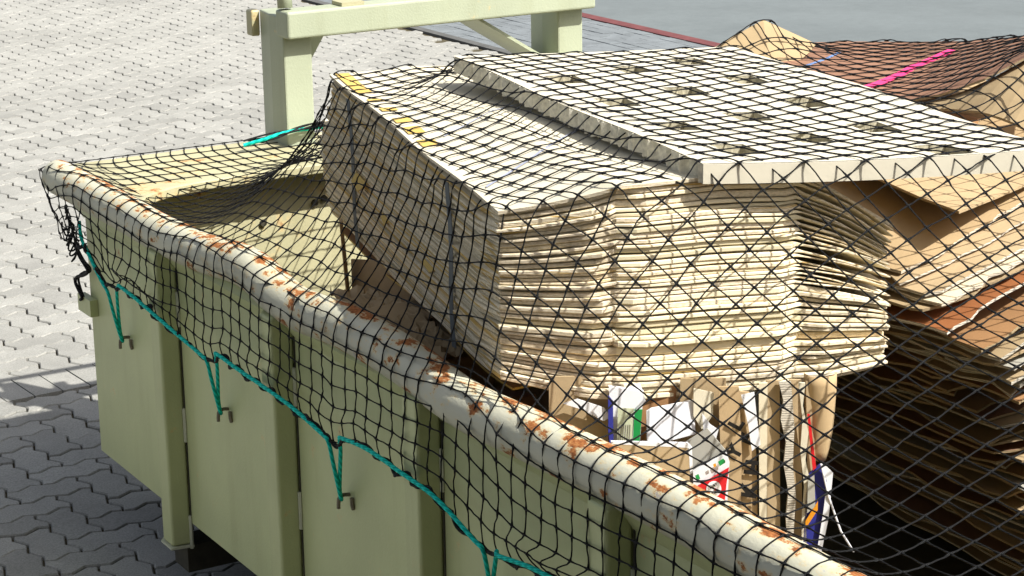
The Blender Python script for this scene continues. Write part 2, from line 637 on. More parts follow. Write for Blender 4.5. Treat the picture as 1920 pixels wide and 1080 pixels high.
# ribs, their weld beads, cross members
rib_prof = [(-.002, -.066), (-.058, -.058), (-.058, .006), (-.002, .085)]
rib_mb = MB()
pp = [(x, y) for x, y in rib_prof]
rib_mb.prism([(x, y, .175) for x, y in pp], (0, 0, .862))
rib_me = rib_mb.mesh('rib', M_PAINT)
cap_me = MB().prism([(.002, -.074, .168), (-.064, -.064, .168), (-.064, .012, .168), (.002, .094, .168)], (0, 0, .006)).mesh('rib_cap', M_WELD)
cross_me = MB().prism([(-.012, -.055, .085), (-.012, .045, .085), (2.2, .045, .085), (2.2, -.055, .085)], (0, 0, .081)).mesh('cross_member', M_DARKSTEEL_SHADE)  # dark colour stands in for shade on the olive beams under the skip
bead_me = MB().tube([(-.003, -.068, .0), (-.003, -.069, .05), (-.003, -.068, .1)], .0055, 6).mesh('weld_bead', M_WELD)
gap_me = MB().box(-.0025, .001, -.0715, -.0665, .18, 1.0).mesh('seam_gap', M_DARKSTEEL_SHADE)
hook_pts = [(0, 0, 0), (-.018, 0, .003), (-.032, 0, .002), (-.040, 0, -.008), (-.042, 0, -.028), (-.042, 0, -.042)]
hook_me = MB().tube([(a * .72, b, c * .7) for a, b, c in hook_pts], .0050, 8).mesh('hook', M_HOOK)
stub_me = MB().tube([(-.003, 0, -.030), (-.006, 0, -.018), (-.006, 0, .0)], .005, 6).mesh('hook_root', M_HOOK)
for k in range(7):
    y = -.790 - .75 * k
    rb = link('rib', rib_me, skip, (0, y, 0))
    bevel(rb, .008, 3)
    c = link('rib_cap', cap_me, rb)
    cm = link('cross_member', cross_me, skip, (0, y, 0))
    link('seam_gap', gap_me, rb)
    for z in (.18, .46, .82):
        link('weld_bead', bead_me, rb, (0, 0, z + random.uniform(-.03, .03)))
HOOKY = [-.452 - .717 * k for k in range(7)]
HOOKZ = [.700, .683, .672, .668, .668, .668, .668]
for y, z in zip(HOOKY, HOOKZ):
    h = link('hook', hook_me, skip, (0, y + .0, z - .012))
    link('hook_root', stub_me, h, (0, -.024, 0))
for x in (.62, 1.83):
    MB().box(x - .06, x + .06, LEN + .1, -.25, .03, .083).build('skid', M_DARKSTEEL_SHADE, skip)
# lifting frame at the end
frame = tag(bpy.data.objects.new('lifting_frame', None))
COL.objects.link(frame)
frame.parent = skip
for x in (.735, 1.765):
    post = [(x, -.018), (x + .10, -.018), (x + .10, .10), (x + .085, .19), (x + .015, .19), (x, .085)]
    o = MB().prism([(a, b, .25) for a, b in post], (0, 0, 1.263 if x < 1 else 1.195)).build('frame_post', M_FRAME, frame)
    bevel(o, .006)
o = MB().box(.728, 1.885, -.072, .02, 1.447, 1.535).build('crossbeam', M_FRAME, frame)
bevel(o, .009, 3)
o = MB().box(.722, .752, .192, .238, 1.425, 1.510).build('end_plate', M_LIP, frame)
bevel(o, .006)
MB().prism([(1.448, -.005, 1.443), (1.466, -.005, 1.443), (1.762, -.005, 1.262), (1.762, -.005, 1.250)], (0, .26, 0)).build('brace', M_FRAME, frame)
MB().prism([(.95, .10, 1.443), (.905, .10, 1.443), (.836, .10, 1.34), (.836, .10, 1.27)], (0, .05, 0)).build('brace', M_FRAME, frame)
hk = MB().tube([(.75, -.01, 1.54), (.752, .0, 1.60), (.76, .01, 1.70), (.785, .02, 1.755), (.84, .02, 1.775), (1.78, .02, 1.775), (1.83, .02, 1.755), (1.855, .01, 1.70), (1.862, .0, 1.60), (1.864, -.01, 1.54)], .024, 12).build('lifting_bow', M_FRAME, frame, True)
MB().box(.925, 1.005, -.062, .010, 1.5355, 1.547).build('bow_foot', M_LIP, frame)
MB().box(1.615, 1.695, -.062, .010, 1.5355, 1.547).build('bow_foot', M_LIP, frame)

# added unseen block behind the camera: darkens the rib faces turned towards it
tag(MB().box(-14, .15, -7.7, -7.25, -.02, 9.0).build('shade_blocker', simple('blocker_grey', (.10, .095, .085), .9, .1, 3, .2)), 'plain grey hall behind the place the picture is taken from', 'shade_blocker', kind='structure')

# surfaces the net will lie on
HITS = []


def hit(P, k=8):
    P = np.asarray(P, float)
    if P.ndim == 2:
        HITS.append(P)
        return
    for ax in (0, 1):
        n = P.shape[ax]
        t = np.linspace(0, n - 1, (n - 1) * k + 1)
        i = np.minimum(t.astype(int), n - 2)
        f = (t - i).reshape((-1, 1, 1) if ax == 0 else (1, -1, 1))
        P = np.take(P, i, ax) * (1 - f) + np.take(P, i + 1, ax) * f
    HITS.append(P.reshape(-1, 3))

# ------------------------------------------------------------------ strapped bale
FRONT = np.array([(.050, -2.530), (.218, -2.715), (.600, -2.848), (.812, -2.870)])
FU = np.array([0, .30, .74, 1.0])
BL = np.array([.445, -.915])
BR = np.array([1.10, -1.13])


class BottomZ:
    """bottom of the bale: sags a little in the middle"""

    def __call__(self, u):
        return 1.10 + .017 * max(0, 1 - u / .25) - .014 * math.sin(math.pi * min(max((u - .02) / .96, 0), 1)) ** .7


zb_ = BottomZ()


def f_uv(u, v, back=0.0):
    fx = np.interp(u, FU, FRONT[:, 0])
    fy = np.interp(u, FU, FRONT[:, 1])
    bx = BL[0] + (BR[0] - BL[0]) * u
    by = BL[1] + (BR[1] - BL[1]) * u
    v2 = v * (1 + back)
    return fx + (bx - fx) * v2, fy + (by - fy) * v2


def H(u, v):
    hf = np.interp(u, [0, .06, .30, .55, .74, .84, 1.0], [.362, .378, .452, .466, .455, .415, .345])
    hb = np.interp(u, [0, .08, .3, 1.0], [.385, .395, .42, .40])
    return hf + (hb - hf) * v


bale = tag(bpy.data.objects.new('cardboard_bale', None), 'large strapped bale of flattened cream cartons lying under the net', 'cardboard bale')
COL.objects.link(bale)
LT = [1.0]
while len(LT) < 38:
    LT.append(float(np.clip(rng.lognormal(0, .32), .55, 1.9)))
LT = np.concatenate([[0], np.cumsum(LT)])
LT /= LT[-1]
NL = len(LT)
uS = np.array([0, .06, .12, .18, .24, .285, .305, .36, .44, .52, .60, .68, .725, .75, .80, .86, .92, .965, 1.0])
for k in range(NL - 1):
    t0 = LT[k]
    t1 = t0 + (LT[k + 1] - t0) * rng.uniform(.70, .90)
    back = (.055 * math.sin(math.pi * min(1, t0 * 1.35)) + rng.normal(0, .010)) if t0 < .70 else -.045 * min(1, (t0 - .70) / .12) + rng.normal(0, .005)
    left = rng.normal(0, .004) + (.007 if rng.random() < .15 else 0)
    s1, s2, s3 = rng.normal(0, .0032, 3)
    s1 += rng.normal(0, .003)
    s3 += rng.normal(0, .006)
    if rng.random() < .12:
        s2 += .006
    wob = np.convolve(rng.normal(0, .0011, len(uS) + 2), [.3, .4, .3], 'valid')
    jag = rng.normal(0, .0006, len(uS))
    ring = []
    RJ = rng.normal(0, .005)
    uJ = np.clip(uS + np.where(np.isin(np.arange(len(uS)), [0, 5, 6, 12, 13, 18]), 0, rng.normal(0, .016, len(uS))), 0, 1)
    for i, u in enumerate(np.sort(uJ)):
        x, y = f_uv(u, 0)
        d = s1 if u < .29 else (s2 if u < .735 else s3)
        nx, ny = (-.75, -.66) if u < .29 else ((-.31, -.95) if u < .735 else (-.05, -1.0))
        if .27 < u < .31:
            d -= .014
        if .72 < u < .755:
            d -= .018
        d += jag[i]
        x, y = x + nx * d, y + ny * d
        h = H(u, 0)
        za, zb = zb_(u) + h * t0 + wob[i], zb_(u) + h * t1 + wob[i] * .6
        if u > .735:                       # right flaps: thinner, drooping, with gaps
            dr = (u - .735) / .265
            zb -= (zb - za) * (.52 if t0 > .48 else .12)
            dz = (.034 * dr * (t0 ** 1.2) - .012 * math.sin(dr * 3.1) * t0) + RJ * dr * (1 if t0 > .45 else .2)
            za -= dz
            zb -= dz
        ring.append((x, y, za, zb, 0 if .30 < u < .735 else 1))
    for v in (.25, .5, .75):
        x, y = f_uv(1.0, v)
        ring.append((x + .006 * rng.normal(), y, 1.10 + H(1, v) * t0 - .02 * t0 * (1 - v), 1.10 + H(1, v) * t1 - .02 * t0 * (1 - v), 1))
    for u in (1.0, .66, .33, 0.0):
        x, y = f_uv(u, 1.0, back + rng.normal(0, .003))
        ring.append((x, y, 1.10 + H(u, 1) * t0, 1.10 + H(u, 1) * t1, 2))
    for v in np.arange(.93, .04, -.07):
        x, y = f_uv(0.0, v, back * v)
        bow = .012 * math.sin(v * 9 + k * .05) * (1 - t0)
        dd = left + rng.normal(0, .0012)
        ring.append((x - dd * .97, y, 1.10 + H(0, v) * t0 + bow * .3, 1.10 + H(0, v) * t1 + bow * .3, 2))
    n = len(ring)
    R3 = np.array([q[:2] for q in ring])
    cxy = R3.mean(0)
    vs = []
    fold = rng.random() < .68
    for lvl, (w, ins) in enumerate(((0, .0025), (.20, 0), (.82, 0), (1, .0022))):
        for q in ring:
            dirv = cxy - np.array(q[:2])
            dirv /= np.linalg.norm(dirv)
            e = ins if q[4] < 2 else ins * .2
            vs.append((q[0] + dirv[0] * e, q[1] + dirv[1] * e, q[2] + (q[3] - q[2]) * w))
    mb = MB()
    o0 = len(vs)
    vs.append((cxy[0], cxy[1], np.mean([q[2] for q in ring])))
    vs.append((cxy[0], cxy[1], np.mean([q[3] for q in ring])))
    mb.v = vs
    for i in range(n):
        j = (i + 1) % n
        mi = 2 if ring[i][4] == 2 else (1 if (ring[i][4] == 1 or not fold) else 0)
        for lvl in range(3):
            mb.f.append((lvl * n + i, lvl * n + j, (lvl + 1) * n + j, (lvl + 1) * n + i))
            mb.m.append(mi)
        mb.f.append((3 * n + i, 3 * n + j, o0 + 1))
        mb.m.append(0)
        mb.f.append((j, i, o0))
        mb.m.append(0)
    mb.build('folded_carton', [M_BALE_FOLD, M_BALE_FRONT, M_BALE_SIDE], bale)
# top sheet
uT = np.concatenate([np.linspace(0, .3, 9), np.linspace(.34, .74, 7), np.linspace(.8, 1, 4)])
vT = np.linspace(0, .952, 22)
P = np.zeros((len(vT), len(uT), 3))
for i, v in enumerate(vT):
    for j, u in enumerate(uT):
        x, y = f_uv(u, v)
        ur = max(0, .06 - u) / .06
        z = zb_(u) + H(u, v) + .004 + .004 * math.sin(v * 13 + u * 4)
        if u > .74:
            z -= .028 * (u - .735) / .265 * (1 - v)
        P[i, j] = (x - .004 * (u < .01), y - .006 * (v < .01), z)
MB().slab(P, (0, 0, -.007)).build('top_sheet', [M_CREAM, M_BALE_FRONT], bale)
hit(P)
for tt in np.linspace(.0, 1, 12):
    for u in uT:
        x, y = f_uv(u, 0)
        hit(np.array([[x, y, zb_(u) + H(u, 0) * tt]]))


def top_strip(name, pts, w, mat, dz=.0025, parent=None):
    """flat printed band lying on the bale's top sheet, given by (u,v) points"""
    mb = MB()
    for (u0, v0), (u1, v1) in zip(pts[:-1], pts[1:]):
        q = []
        for (u, v) in ((u0, v0), (u1, v1), (u1 + w[0], v1 + w[1]), (u0 + w[0], v0 + w[1])):
            x, y = f_uv(u, v)
            ur = max(0, .06 - u) / .06
            q.append((x, y, zb_(u) + H(u, v) + .004 + .004 * math.sin(v * 13 + u * 4) + dz))
        mb.add(q, [(0, 1, 2, 3)])
    return mb.build(name, mat, parent or bale)


top_strip('yellow_edge', [(.012, .945), (.012, .90), (.012, .85), (.012, .78)], (.055, 0), M_YELLOW)
for va, vb in [(.72, .70), (.64, .615), (.56, .53), (.50, .46), (.42, .38)]:
    top_strip('yellow_edge', [(.010, va), (.010, vb)], (.055, 0), M_YELLOW)
top_strip('printed_line', [(.02, .03 + .012 * k) if False else (.03 + .06 * k, .10 + .035 * k) for k in range(9)], (.004, .010), M_BLUEPRINT, .003)
top_strip('printed_line', [(.10 + .07 * k, .42 + .03 * k) for k in range(6)], (.004, .006), M_BLUEPRINT, .003)
# straps down the cut face
for v, lean in ((.80, .03), (.215, .015)):
    pa = []
    for tt in np.linspace(1.0, -.02, 9):
        x, y = f_uv(0.0, v - lean * (1 - tt) + .006 * math.sin(tt * 7))
        pa.append((x - .012, y, 1.10 + H(0, v) * tt))
    q = []
    for p in pa:
        q += [(p[0], p[1] - .009, p[2]), (p[0], p[1] + .009, p[2])]
    P2 = np.array(q).reshape(len(pa), 2, 3)
    MB().slab(P2, (.0015, 0, 0), 0, 0).build('strap', M_STRAP, bale)
    pa2 = []
    for u in uT:
        x, y = f_uv(u, v)
        ur = max(0, .06 - u) / .06
        pa2.append([(x, y - .008, zb_(u) + H(u, v) + .007 + .004 * math.sin(v * 13 + u * 4)), (x, y + .008, zb_(u) + H(u, v) + .007 + .004 * math.sin(v * 13 + u * 4))])
# loose yellow liner flap and torn liners sticking out of the cut face
for (v, tt, w, hgt, out) in [(.70, .46, .12, .024, .022), (.56, .36, .07, .016, .010), (.30, .33, .10, .010, .010)]:
    x, y = f_uv(0, v)
    z = 1.10 + H(0, v) * tt
    MB().prism([(x - .004, y, z + hgt * .6), (x - .004 + .23 * w, y + w, z + hgt * .6 + .005), (x - out + .23 * w * .9, y + w * .9, z), (x - out, y + .02, z - hgt * .3)], (-.002, 0, .001)).build('torn_liner', M_YELLOW, bale)

# ------------------------------------------------------------------ honeycomb board on the bale
FLb = np.array([.374, -2.797, 1.590])
eu = np.array([.971 - .358, -3.101 + 2.821, .003]) * 1.10
ev = np.array([.213, 1.406, .003])
slots = [(a / 1.10, b_) for a, b_ in [(.2, .094), (.2, .287), (.2, .508), (.2, .715), (.505, .172), (.505, .358), (.505, .575), (.505, .792), (.79, .043), (.79, .232), (.79, .440), (.79, .648), (.79, .86)]]
SW, SV = .098, .074
us = {0.0, 1.0}
vs_ = {0.0, 1.0}
for a, b_ in slots:
    us |= {round(a - SW / 2, 4), round(a + SW / 2, 4)}
    vs_ |= {round(b_ - SV / 2, 4), round(max(b_ + SV / 2, .01), 4)}
vs_ |= {round(x, 4) for x in np.linspace(.02, .98, 40)}
us |= {round(x, 4) for x in np.linspace(.03, .97, 14)}
us = sorted(us)
vs_ = sorted(vs_)


def bp(u, v, d=0.0):
    sag = -.010 * math.sin(math.pi * min(max(u, 0), 1)) * (1 - v) + .003 * math.sin(9 * v + 3 * u)
    p = FLb + eu * u + ev * v
    return (p[0], p[1], p[2] + sag - d)


BT = .042
board = MB()
idx = {}
for i, u in enumerate(us):
    for j, v in enumerate(vs_):
        idx[i, j] = len(board.v)
        board.v.append(bp(u, v))


def in_slot(u, v):
    return any(abs(u - a) < SW / 2 and abs(v - b_) < SV / 2 for a, b_ in slots)


hole = set()
for i in range(len(us) - 1):
    for j in range(len(vs_) - 1):
        if in_slot((us[i] + us[i + 1]) / 2, (vs_[j] + vs_[j + 1]) / 2):
            hole.add((i, j))
        else:
            board.f.append((idx[i, j], idx[i + 1, j], idx[i + 1, j + 1], idx[i, j + 1]))
            board.m.append(0)
hit(np.array([[bp(u, v) for u in us] for v in vs_]))
bd = board.build('honeycomb_slab', [M_BOARD])
tag(bd, 'thick white honeycomb cardboard panel with rows of rectangular hand holes, on top of bale', 'cardboard sheet')


def flute_wall(path, depth, n_out, pitch=.011, amp=.0035, irregular=.6):
    """open honeycomb edge: vertical folds of paper along a path"""
    mb = MB()
    pts = []
    path = [np.array(p, float) for p in path]
    for a, b_ in zip(path[:-1], path[1:]):
        L = np.linalg.norm(b_ - a)
        n = max(2, int(L / pitch))
        for k in range(n):
            pts.append(a + (b_ - a) * (k + rng.uniform(-.25, .25)) / n)
    pts.append(path[-1])
    n = len(pts)
    for k, p in enumerate(pts):
        d = amp * (1 if k % 2 else -1) * rng.uniform(1 - irregular, 1 + irregular) - .003
        q = p + np.array(n_out) * d
        mb.v.append((q[0], q[1], p[2] - .001))
        mb.v.append((q[0] + rng.normal(0, .001), q[1] + rng.normal(0, .001), p[2] - depth + rng.normal(0, .002)))
    for k in range(n - 1):
        mb.f.append((2 * k, 2 * k + 2, 2 * k + 3, 2 * k + 1))
        mb.m.append(0)
    return mb


nu = -eu / np.linalg.norm(eu)
nv_ = -ev / np.linalg.norm(ev)
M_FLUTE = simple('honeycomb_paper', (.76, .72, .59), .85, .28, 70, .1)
M_FLUTE_SHADE = simple('honeycomb_paper_shaded', (.42, .385, .28), .9, .35, 45, .1)  # darker copy of the paper: shade inside the holes put into the colour
flute_wall([bp(0, v) for v in np.linspace(1, 0, 20)], BT, nu, .015, .0085).build('cut_edge', M_FLUTE, bd)
flute_wall([bp(1, v) for v in np.linspace(0, 1, 20)], BT, -nu, .016).build('cut_edge', M_FLUTE, bd)
MB().slab(np.array([[bp(u, -.002, d) for u in np.linspace(0, 1, 16)] for d in (.001, BT)]), (0, .003, 0), 0, 0).build('front_edge', M_BOARD, bd)
MB().grid(np.array([[bp(u, v, BT) for u in np.linspace(1, 0, 8)] for v in np.linspace(0, 1, 10)])).build('bottom_face', M_BOARD, bd)
for a, b_ in slots:
    a0, a1, b0, b1 = a - SW / 2, a + SW / 2, max(b_ - SV / 2, .002), b_ + SV / 2
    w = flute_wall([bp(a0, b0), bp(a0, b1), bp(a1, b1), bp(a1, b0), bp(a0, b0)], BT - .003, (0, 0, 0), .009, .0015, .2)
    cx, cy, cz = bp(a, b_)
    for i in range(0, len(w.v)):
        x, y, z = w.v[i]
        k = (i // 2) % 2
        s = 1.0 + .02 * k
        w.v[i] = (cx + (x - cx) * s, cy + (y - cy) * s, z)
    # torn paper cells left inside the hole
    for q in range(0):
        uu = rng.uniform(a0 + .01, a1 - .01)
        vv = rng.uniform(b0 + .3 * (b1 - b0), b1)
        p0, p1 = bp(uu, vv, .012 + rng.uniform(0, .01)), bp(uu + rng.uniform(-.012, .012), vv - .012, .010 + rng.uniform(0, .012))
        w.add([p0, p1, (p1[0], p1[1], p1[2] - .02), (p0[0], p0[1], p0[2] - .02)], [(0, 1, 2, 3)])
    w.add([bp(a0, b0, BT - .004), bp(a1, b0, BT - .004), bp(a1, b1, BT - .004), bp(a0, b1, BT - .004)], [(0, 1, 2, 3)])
    w.build('hand_hole', M_FLUTE_SHADE, bd)

# ------------------------------------------------------------------ sheets on the right
def wavy(P, amp, fx=2.0, fy=3.0, ph=0.0):
    P = np.array(P, float)
    P[..., 2] += amp * np.sin(P[..., 0] * fx * 3 + P[..., 1] * fy * 2 + ph)
    return P


def loft(A, B, n=8, lift=0.0, m=14):
    """grid between two polylines"""
    A = np.array(A, float)
    B = np.array(B, float)

    def rs(Q):
        s = np.concatenate([[0], np.cumsum(np.linalg.norm(np.diff(Q, axis=0), axis=1))])
        tt = np.linspace(0, s[-1], m)
        return np.stack([np.interp(tt, s, Q[:, c]) for c in range(3)], 1)
    A, B = rs(A), rs(B)
    out = []
    for k in np.linspace(0, 1, n):
        q = A + (B - A) * k
        q[:, 2] += lift * math.sin(math.pi * k)
        out.append(q)
    return np.array(out)


P = loft([(1.21, -1.78, 1.50), (1.30, -1.95, 1.505), (1.349, -2.068, 1.505), (1.408, -2.142, 1.495), (1.462, -2.259, 1.525), (1.516, -2.387, 1.585), (1.597, -2.453, 1.645)],
         [(1.62, -1.43, 1.54), (1.78, -1.36, 1.51), (1.90, -1.42, 1.51), (2.02, -1.52, 1.51), (2.05, -1.75, 1.54), (2.0, -2.0, 1.59), (1.95, -2.3, 1.65)], 9, .012)
hit(loft(P[0], P[-1], 30, .012, 40))
br = tag(MB().slab(P, (0, 0, -.006)).build('cardboard_sheet', [M_DKBROWN, M_TANE]), 'large dark reddish-brown cardboard sheet with pink tape, behind the white panel', 'cardboard sheet')


def tape(name, pts, w, mat, parent, dz=.004):
    G = loft(P[0], P[-1], 40, .0, 60).reshape(-1, 3)
    q = []
    for (x, y) in pts:
        d = (G[:, 0] - x) ** 2 + (G[:, 1] - y) ** 2
        i = np.argsort(d)[:4]
        q.append(np.array([x, y, G[i, 2].mean() + dz + .010]))
    mb = MB()
    R = []
    for i, p in enumerate(q):
        t = q[min(i + 1, len(q) - 1)] - q[max(i - 1, 0)]
        n = np.array([-t[1], t[0], 0]) / np.hypot(t[0], t[1]) * w / 2
        R.append([p - n, p + n])
    return mb.slab(np.array(R), (0, 0, -.0012), 0, 0).build(name, mat, parent)


tape('pink_tape', [(1.36, -2.055), (1.43, -2.035), (1.497, -2.010), (1.60, -1.965), (1.709, -1.91), (1.80, -1.88), (1.885, -1.855)], .030, M_PINK, br)
tape('blue_tape', [(1.345, -1.81), (1.386, -1.768), (1.45, -1.735), (1.51, -1.70), (1.60, -1.66), (1.70, -1.60)], .010, M_BLUET, br)
# tent-like tan sheet poking up
P = np.array([[(1.27, -1.505, 1.53), (1.38, -1.515, 1.578), (1.487, -1.53, 1.624), (1.56, -1.552, 1.588), (1.633, -1.58, 1.55)],
              [(1.30, -1.545, 1.522), (1.38, -1.56, 1.55), (1.465, -1.572, 1.575), (1.53, -1.583, 1.56), (1.60, -1.60, 1.535)],
              [(1.33, -1.60, 1.512), (1.385, -1.62, 1.515), (1.43, -1.634, 1.515), (1.49, -1.63, 1.518), (1.55, -1.62, 1.52)]])
hit(loft(P[0], P[-1], 12, 0, 24))
tag(MB().slab(P, (.004, .006, -.004)).build('bent_cardboard', [M_TAN, M_TANE]), 'tan cardboard corner poking up in a peak behind the white panel', 'cardboard sheet')
# curved tan flaps at the right
P = loft([(1.40, -2.19, 1.47), (1.455, -2.306, 1.500), (1.467, -2.426, 1.512), (1.49, -2.50, 1.50), (1.53, -2.60, 1.46)],
         [(1.50, -2.20, 1.49), (1.545, -2.30, 1.53), (1.59, -2.39, 1.598), (1.66, -2.45, 1.655), (1.82, -2.50, 1.70)], 6, .012)
hit(P)
tag(MB().slab(wavy(P, .004), (0, 0, -.006)).build('bent_cardboard', [M_TAN, M_TANE]), 'light tan curved cardboard flap arching at the right edge, over a dark gap', 'cardboard sheet')
P = loft([(1.405, -2.03, 1.445), (1.441, -2.168, 1.440), (1.50, -2.22, 1.432), (1.565, -2.30, 1.415)],
         [(1.48, -2.0, 1.465), (1.52, -2.09, 1.475), (1.57, -2.15, 1.468), (1.66, -2.22, 1.44)], 6, .014)
hit(P)
tag(MB().slab(P, (0, 0, -.006)).build('bent_cardboard', [M_ORANGE, M_TANE]), 'orange-brown curled cardboard flap between white panel and dark brown sheet', 'cardboard sheet')
P = loft([(1.12, -2.74, 1.375), (1.30, -2.68, 1.385), (1.60, -2.62, 1.415), (2.0, -2.55, 1.44)],
         [(1.30, -1.85, 1.385), (1.45, -1.80, 1.39), (1.75, -1.75, 1.40), (2.1, -1.70, 1.42)], 6, .0)
tag(MB().slab(wavy(P, .006), (0, 0, -.006)).build('cardboard_sheet', [M_TAN, M_TANE]), 'flat tan cardboard sheet tucked under the white panel at right', 'cardboard sheet')

# the leaning pile of flattened sheets
TOPGROUP = 'flattened cardboard sheets in the leaning pile'


def corner_x(z):
    return float(np.interp(z, [.25, .45, .614, .779, .907, 1.09, 1.20, 1.30], [1.62, 1.56, 1.50, 1.367, 1.258, 1.10, 1.075, 1.06]))


def pile_sheet(z, x0, y0, wx, wy, tilt, yawd, mat, name='flattened_carton', th=.006, drop=.0, tiltx=0.0, jag=.012, seed_amp=.006):
    nx, ny = 22, 12
    P = np.zeros((ny, nx, 3))
    JA = np.cumsum(rng.normal(0, jag * .35, nx)) + rng.normal(0, jag * .5, nx)
    JA -= np.linspace(JA[0], JA[-1], nx)
    JB = rng.normal(0, jag * .8, ny)
    if rng.random() < .4:                # a torn-off corner
        JA[:4] += np.array([.05, .035, .018, .006]) * rng.uniform(.4, 1.2)
    ca, sa = math.cos(yawd), math.sin(yawd)
    ph = rng.uniform(0, 6)
    for j in range(ny):
        for i in range(nx):
            a, b_ = wx * i / (nx - 1), wy * j / (ny - 1)
            if j == 0:
                b_ += JA[i]
            if i == 0:
                a += JB[j]
            x = x0 + a * ca - b_ * sa
            y = y0 + a * sa + b_ * ca
            P[j, i] = (x, y, z + tilt * a + tiltx * b_ + drop * (a / wx - .5) ** 2 + seed_amp * math.sin(ph + a * 5 + b_ * 4))
    return P, MB().slab(P, (0, 0, -th))


zs = list(np.arange(.285, 1.205, .0215))
for n, z in enumerate(zs):
    f = (z - .25) / .95
    x0 = corner_x(z) + rng.normal(0, .022)
    tilt = .02 + .24 * max(0, f) ** 1.3 + rng.normal(0, .015)
    y0 = -2.60 + rng.normal(0, .045)
    wx = min(.85, 2.40 - x0)
    mat = [M_TAN, M_TAN, M_ORANGE, M_TAN, M_DKBROWN][n % 5] if rng.random() < .8 else M_GREYC
    P, mb = pile_sheet(z, x0, y0, wx, 1.25 + rng.normal(0, .05), tilt, rng.normal(-.02, .05), mat, tiltx=rng.normal(.0, .015))
    if n > len(zs) - 4:
        hit(P)
    tag(mb.build('flattened_carton', [mat, M_TORN if rng.random() < .35 else M_TANE]), 'flattened %s carton in the %s third of the leaning pile right of the bale' % ({M_TAN: 'tan', M_ORANGE: 'orange-brown', M_DKBROWN: 'dark red-brown', M_GREYC: 'grey'}[mat], 'lower' if f < .4 else ('middle' if f < .7 else 'upper')), 'flattened carton', TOPGROUP)
# individually visible sheets over the pile
LOOSE = [
    (1.252, .990, -2.70, .80, 1.2, .255, .03, M_TAN, M_TORN, 'broad tan sheet partly shaded by the white panel above it'),
    (1.238, .985, -2.755, .80, .9, .262, .05, M_TAN, M_TORN, 'dull tan sheet directly under the broad shaded one'),
    (1.218, .980, -2.81, .82, .9, .255, .06, M_TAN, M_TORN, 'light tan sheet with torn edge, third from the top of the leaning pile'),
    (1.200, .990, -2.835, .80, .9, .268, .045, M_CREAM, M_TORN, 'pale cream sheet edge between two tan ones in the leaning pile'),
    (1.180, .975, -2.85, .80, .9, .262, .05, M_TAN, M_TANE, 'tan sheet resting just above the russet one'),
    (1.150, .965, -2.875, .85, .9, .275, .04, M_RUSSET, M_TORN, 'glossy russet-brown sheet with pale torn edge, sloping up right of the bale'),
    (1.108, 1.060, -2.90, .80, .9, .262, .03, M_ORANGE, M_TANE, 'orange-tan sheet just below the russet one, edge facing the camera'),
    (1.088, 1.100, -2.915, .80, .9, .27, .06, M_TAN, M_TORN, 'tan sheet with frayed edge under the orange-tan one'),
    (1.062, 1.125, -2.93, .80, .9, .275, .10, M_TAN, M_TANE, 'buff sheet with a bent corner, two below the orange-tan one'),
    (1.040, 1.150, -2.90, .80, .9, .25, .07, M_GREYC, M_TORN, 'grey-brown ragged sheet below the buff one with bent corner'),
    (1.010, 1.170, -2.89, .80, .9, .24, .09, M_TAN, M_TORN, 'tan sheet with torn tip hanging towards the dark hole'),
    (.985, 1.200, -2.87, .80, .9, .23, .08, M_CREAM, M_TORN, 'cream sheet with ragged front edge, lowest cream one of the pile'),
    (.955, 1.215, -2.84, .80, .9, .21, .06, M_TAN, M_TORN, 'tan sheet under the lowest cream one, front edge in sun'),
    (.925, 1.250, -2.83, .80, .9, .20, .09, M_ORANGE, M_TANE, 'lowest sunlit orange-brown sheet at the right edge'),
]
for (z, x0, y0, wx, wy, tilt, yawd, mat, me, lab) in LOOSE:
    P, mb = pile_sheet(z, x0, y0, wx, wy, tilt, yawd, mat, jag=.010, th=rng.uniform(.004, .008), seed_amp=.004, drop=rng.uniform(-.015, .02))
    hit(P)
    tag(mb.build('flattened_carton', [mat, me]), lab, 'flattened carton', 'loose sheets on the leaning pile')
# nearer pile, mostly outside the frame at the right
zs = list(np.arange(.27, 1.44, .026))
for n, z in enumerate(zs):
    f = (z - .25) / .95
    x0 = 1.16 + .1 * max(0, 1 - f) + rng.normal(0, .03)
    if z < .62:
        x0 -= (.62 - z) * .75
    P, mb = pile_sheet(z, x0, -4.75 + rng.normal(0, .03), 2.40 - x0, 1.27 + rng.normal(0, .04), .04 + .05 * f, rng.normal(0, .03), M_TAN, tiltx=-.02)
    mat = [M_TAN, M_ORANGE, M_TAN, M_GREYC, M_TAN][n % 5]
    if n > len(zs) - 3:
        hit(P)
    tag(mb.build('flattened_carton', [mat, M_TANE]), 'flattened carton in the near pile at the lower right edge', 'flattened carton', 'flattened cartons in the near pile')

# ------------------------------------------------------------------ what carries the bale: cartons packed flat beneath it
for k in range(7):
    z0 = .255 + k * .119
    x0 = .40 + rng.normal(0, .015)
    o = MB().box(x0, x0 + .32 + rng.normal(0, .015), -2.30 + rng.normal(0, .02), -1.25 + rng.normal(0, .03), z0, z0 + .116).build('packed_carton', [M_TAN])
    tag(o, 'folded brown carton packed flat beneath the strapped bale', 'carton', 'cartons packed beneath the bale')

# ------------------------------------------------------------------ loose rubbish in front of and under the bale
ND = np.array([-.509, -.861, 0.0])       # towards the camera
PO = np.array([.378, -2.817, 0.0])       # a point of the plane the scraps stand in


def panel(name, poly, mat, label, cat, th=.006, off=0.0, lean=0.0, parent=None, group=None):
    """standing sheet: polygon in (s,z), s metres to the right along the front plane"""
    ax = np.array([.861, -.509, 0.0])
    q = []
    for s, z in poly:
        p = PO + ax * s + ND * (off + lean * (1.1 - z))
        q.append((p[0], p[1], z))
    d = tuple(-ND * th)
    o = MB().prism(q, d).build(name, mat, parent)
    if label:
        tag(o, label, cat, group)
    return o


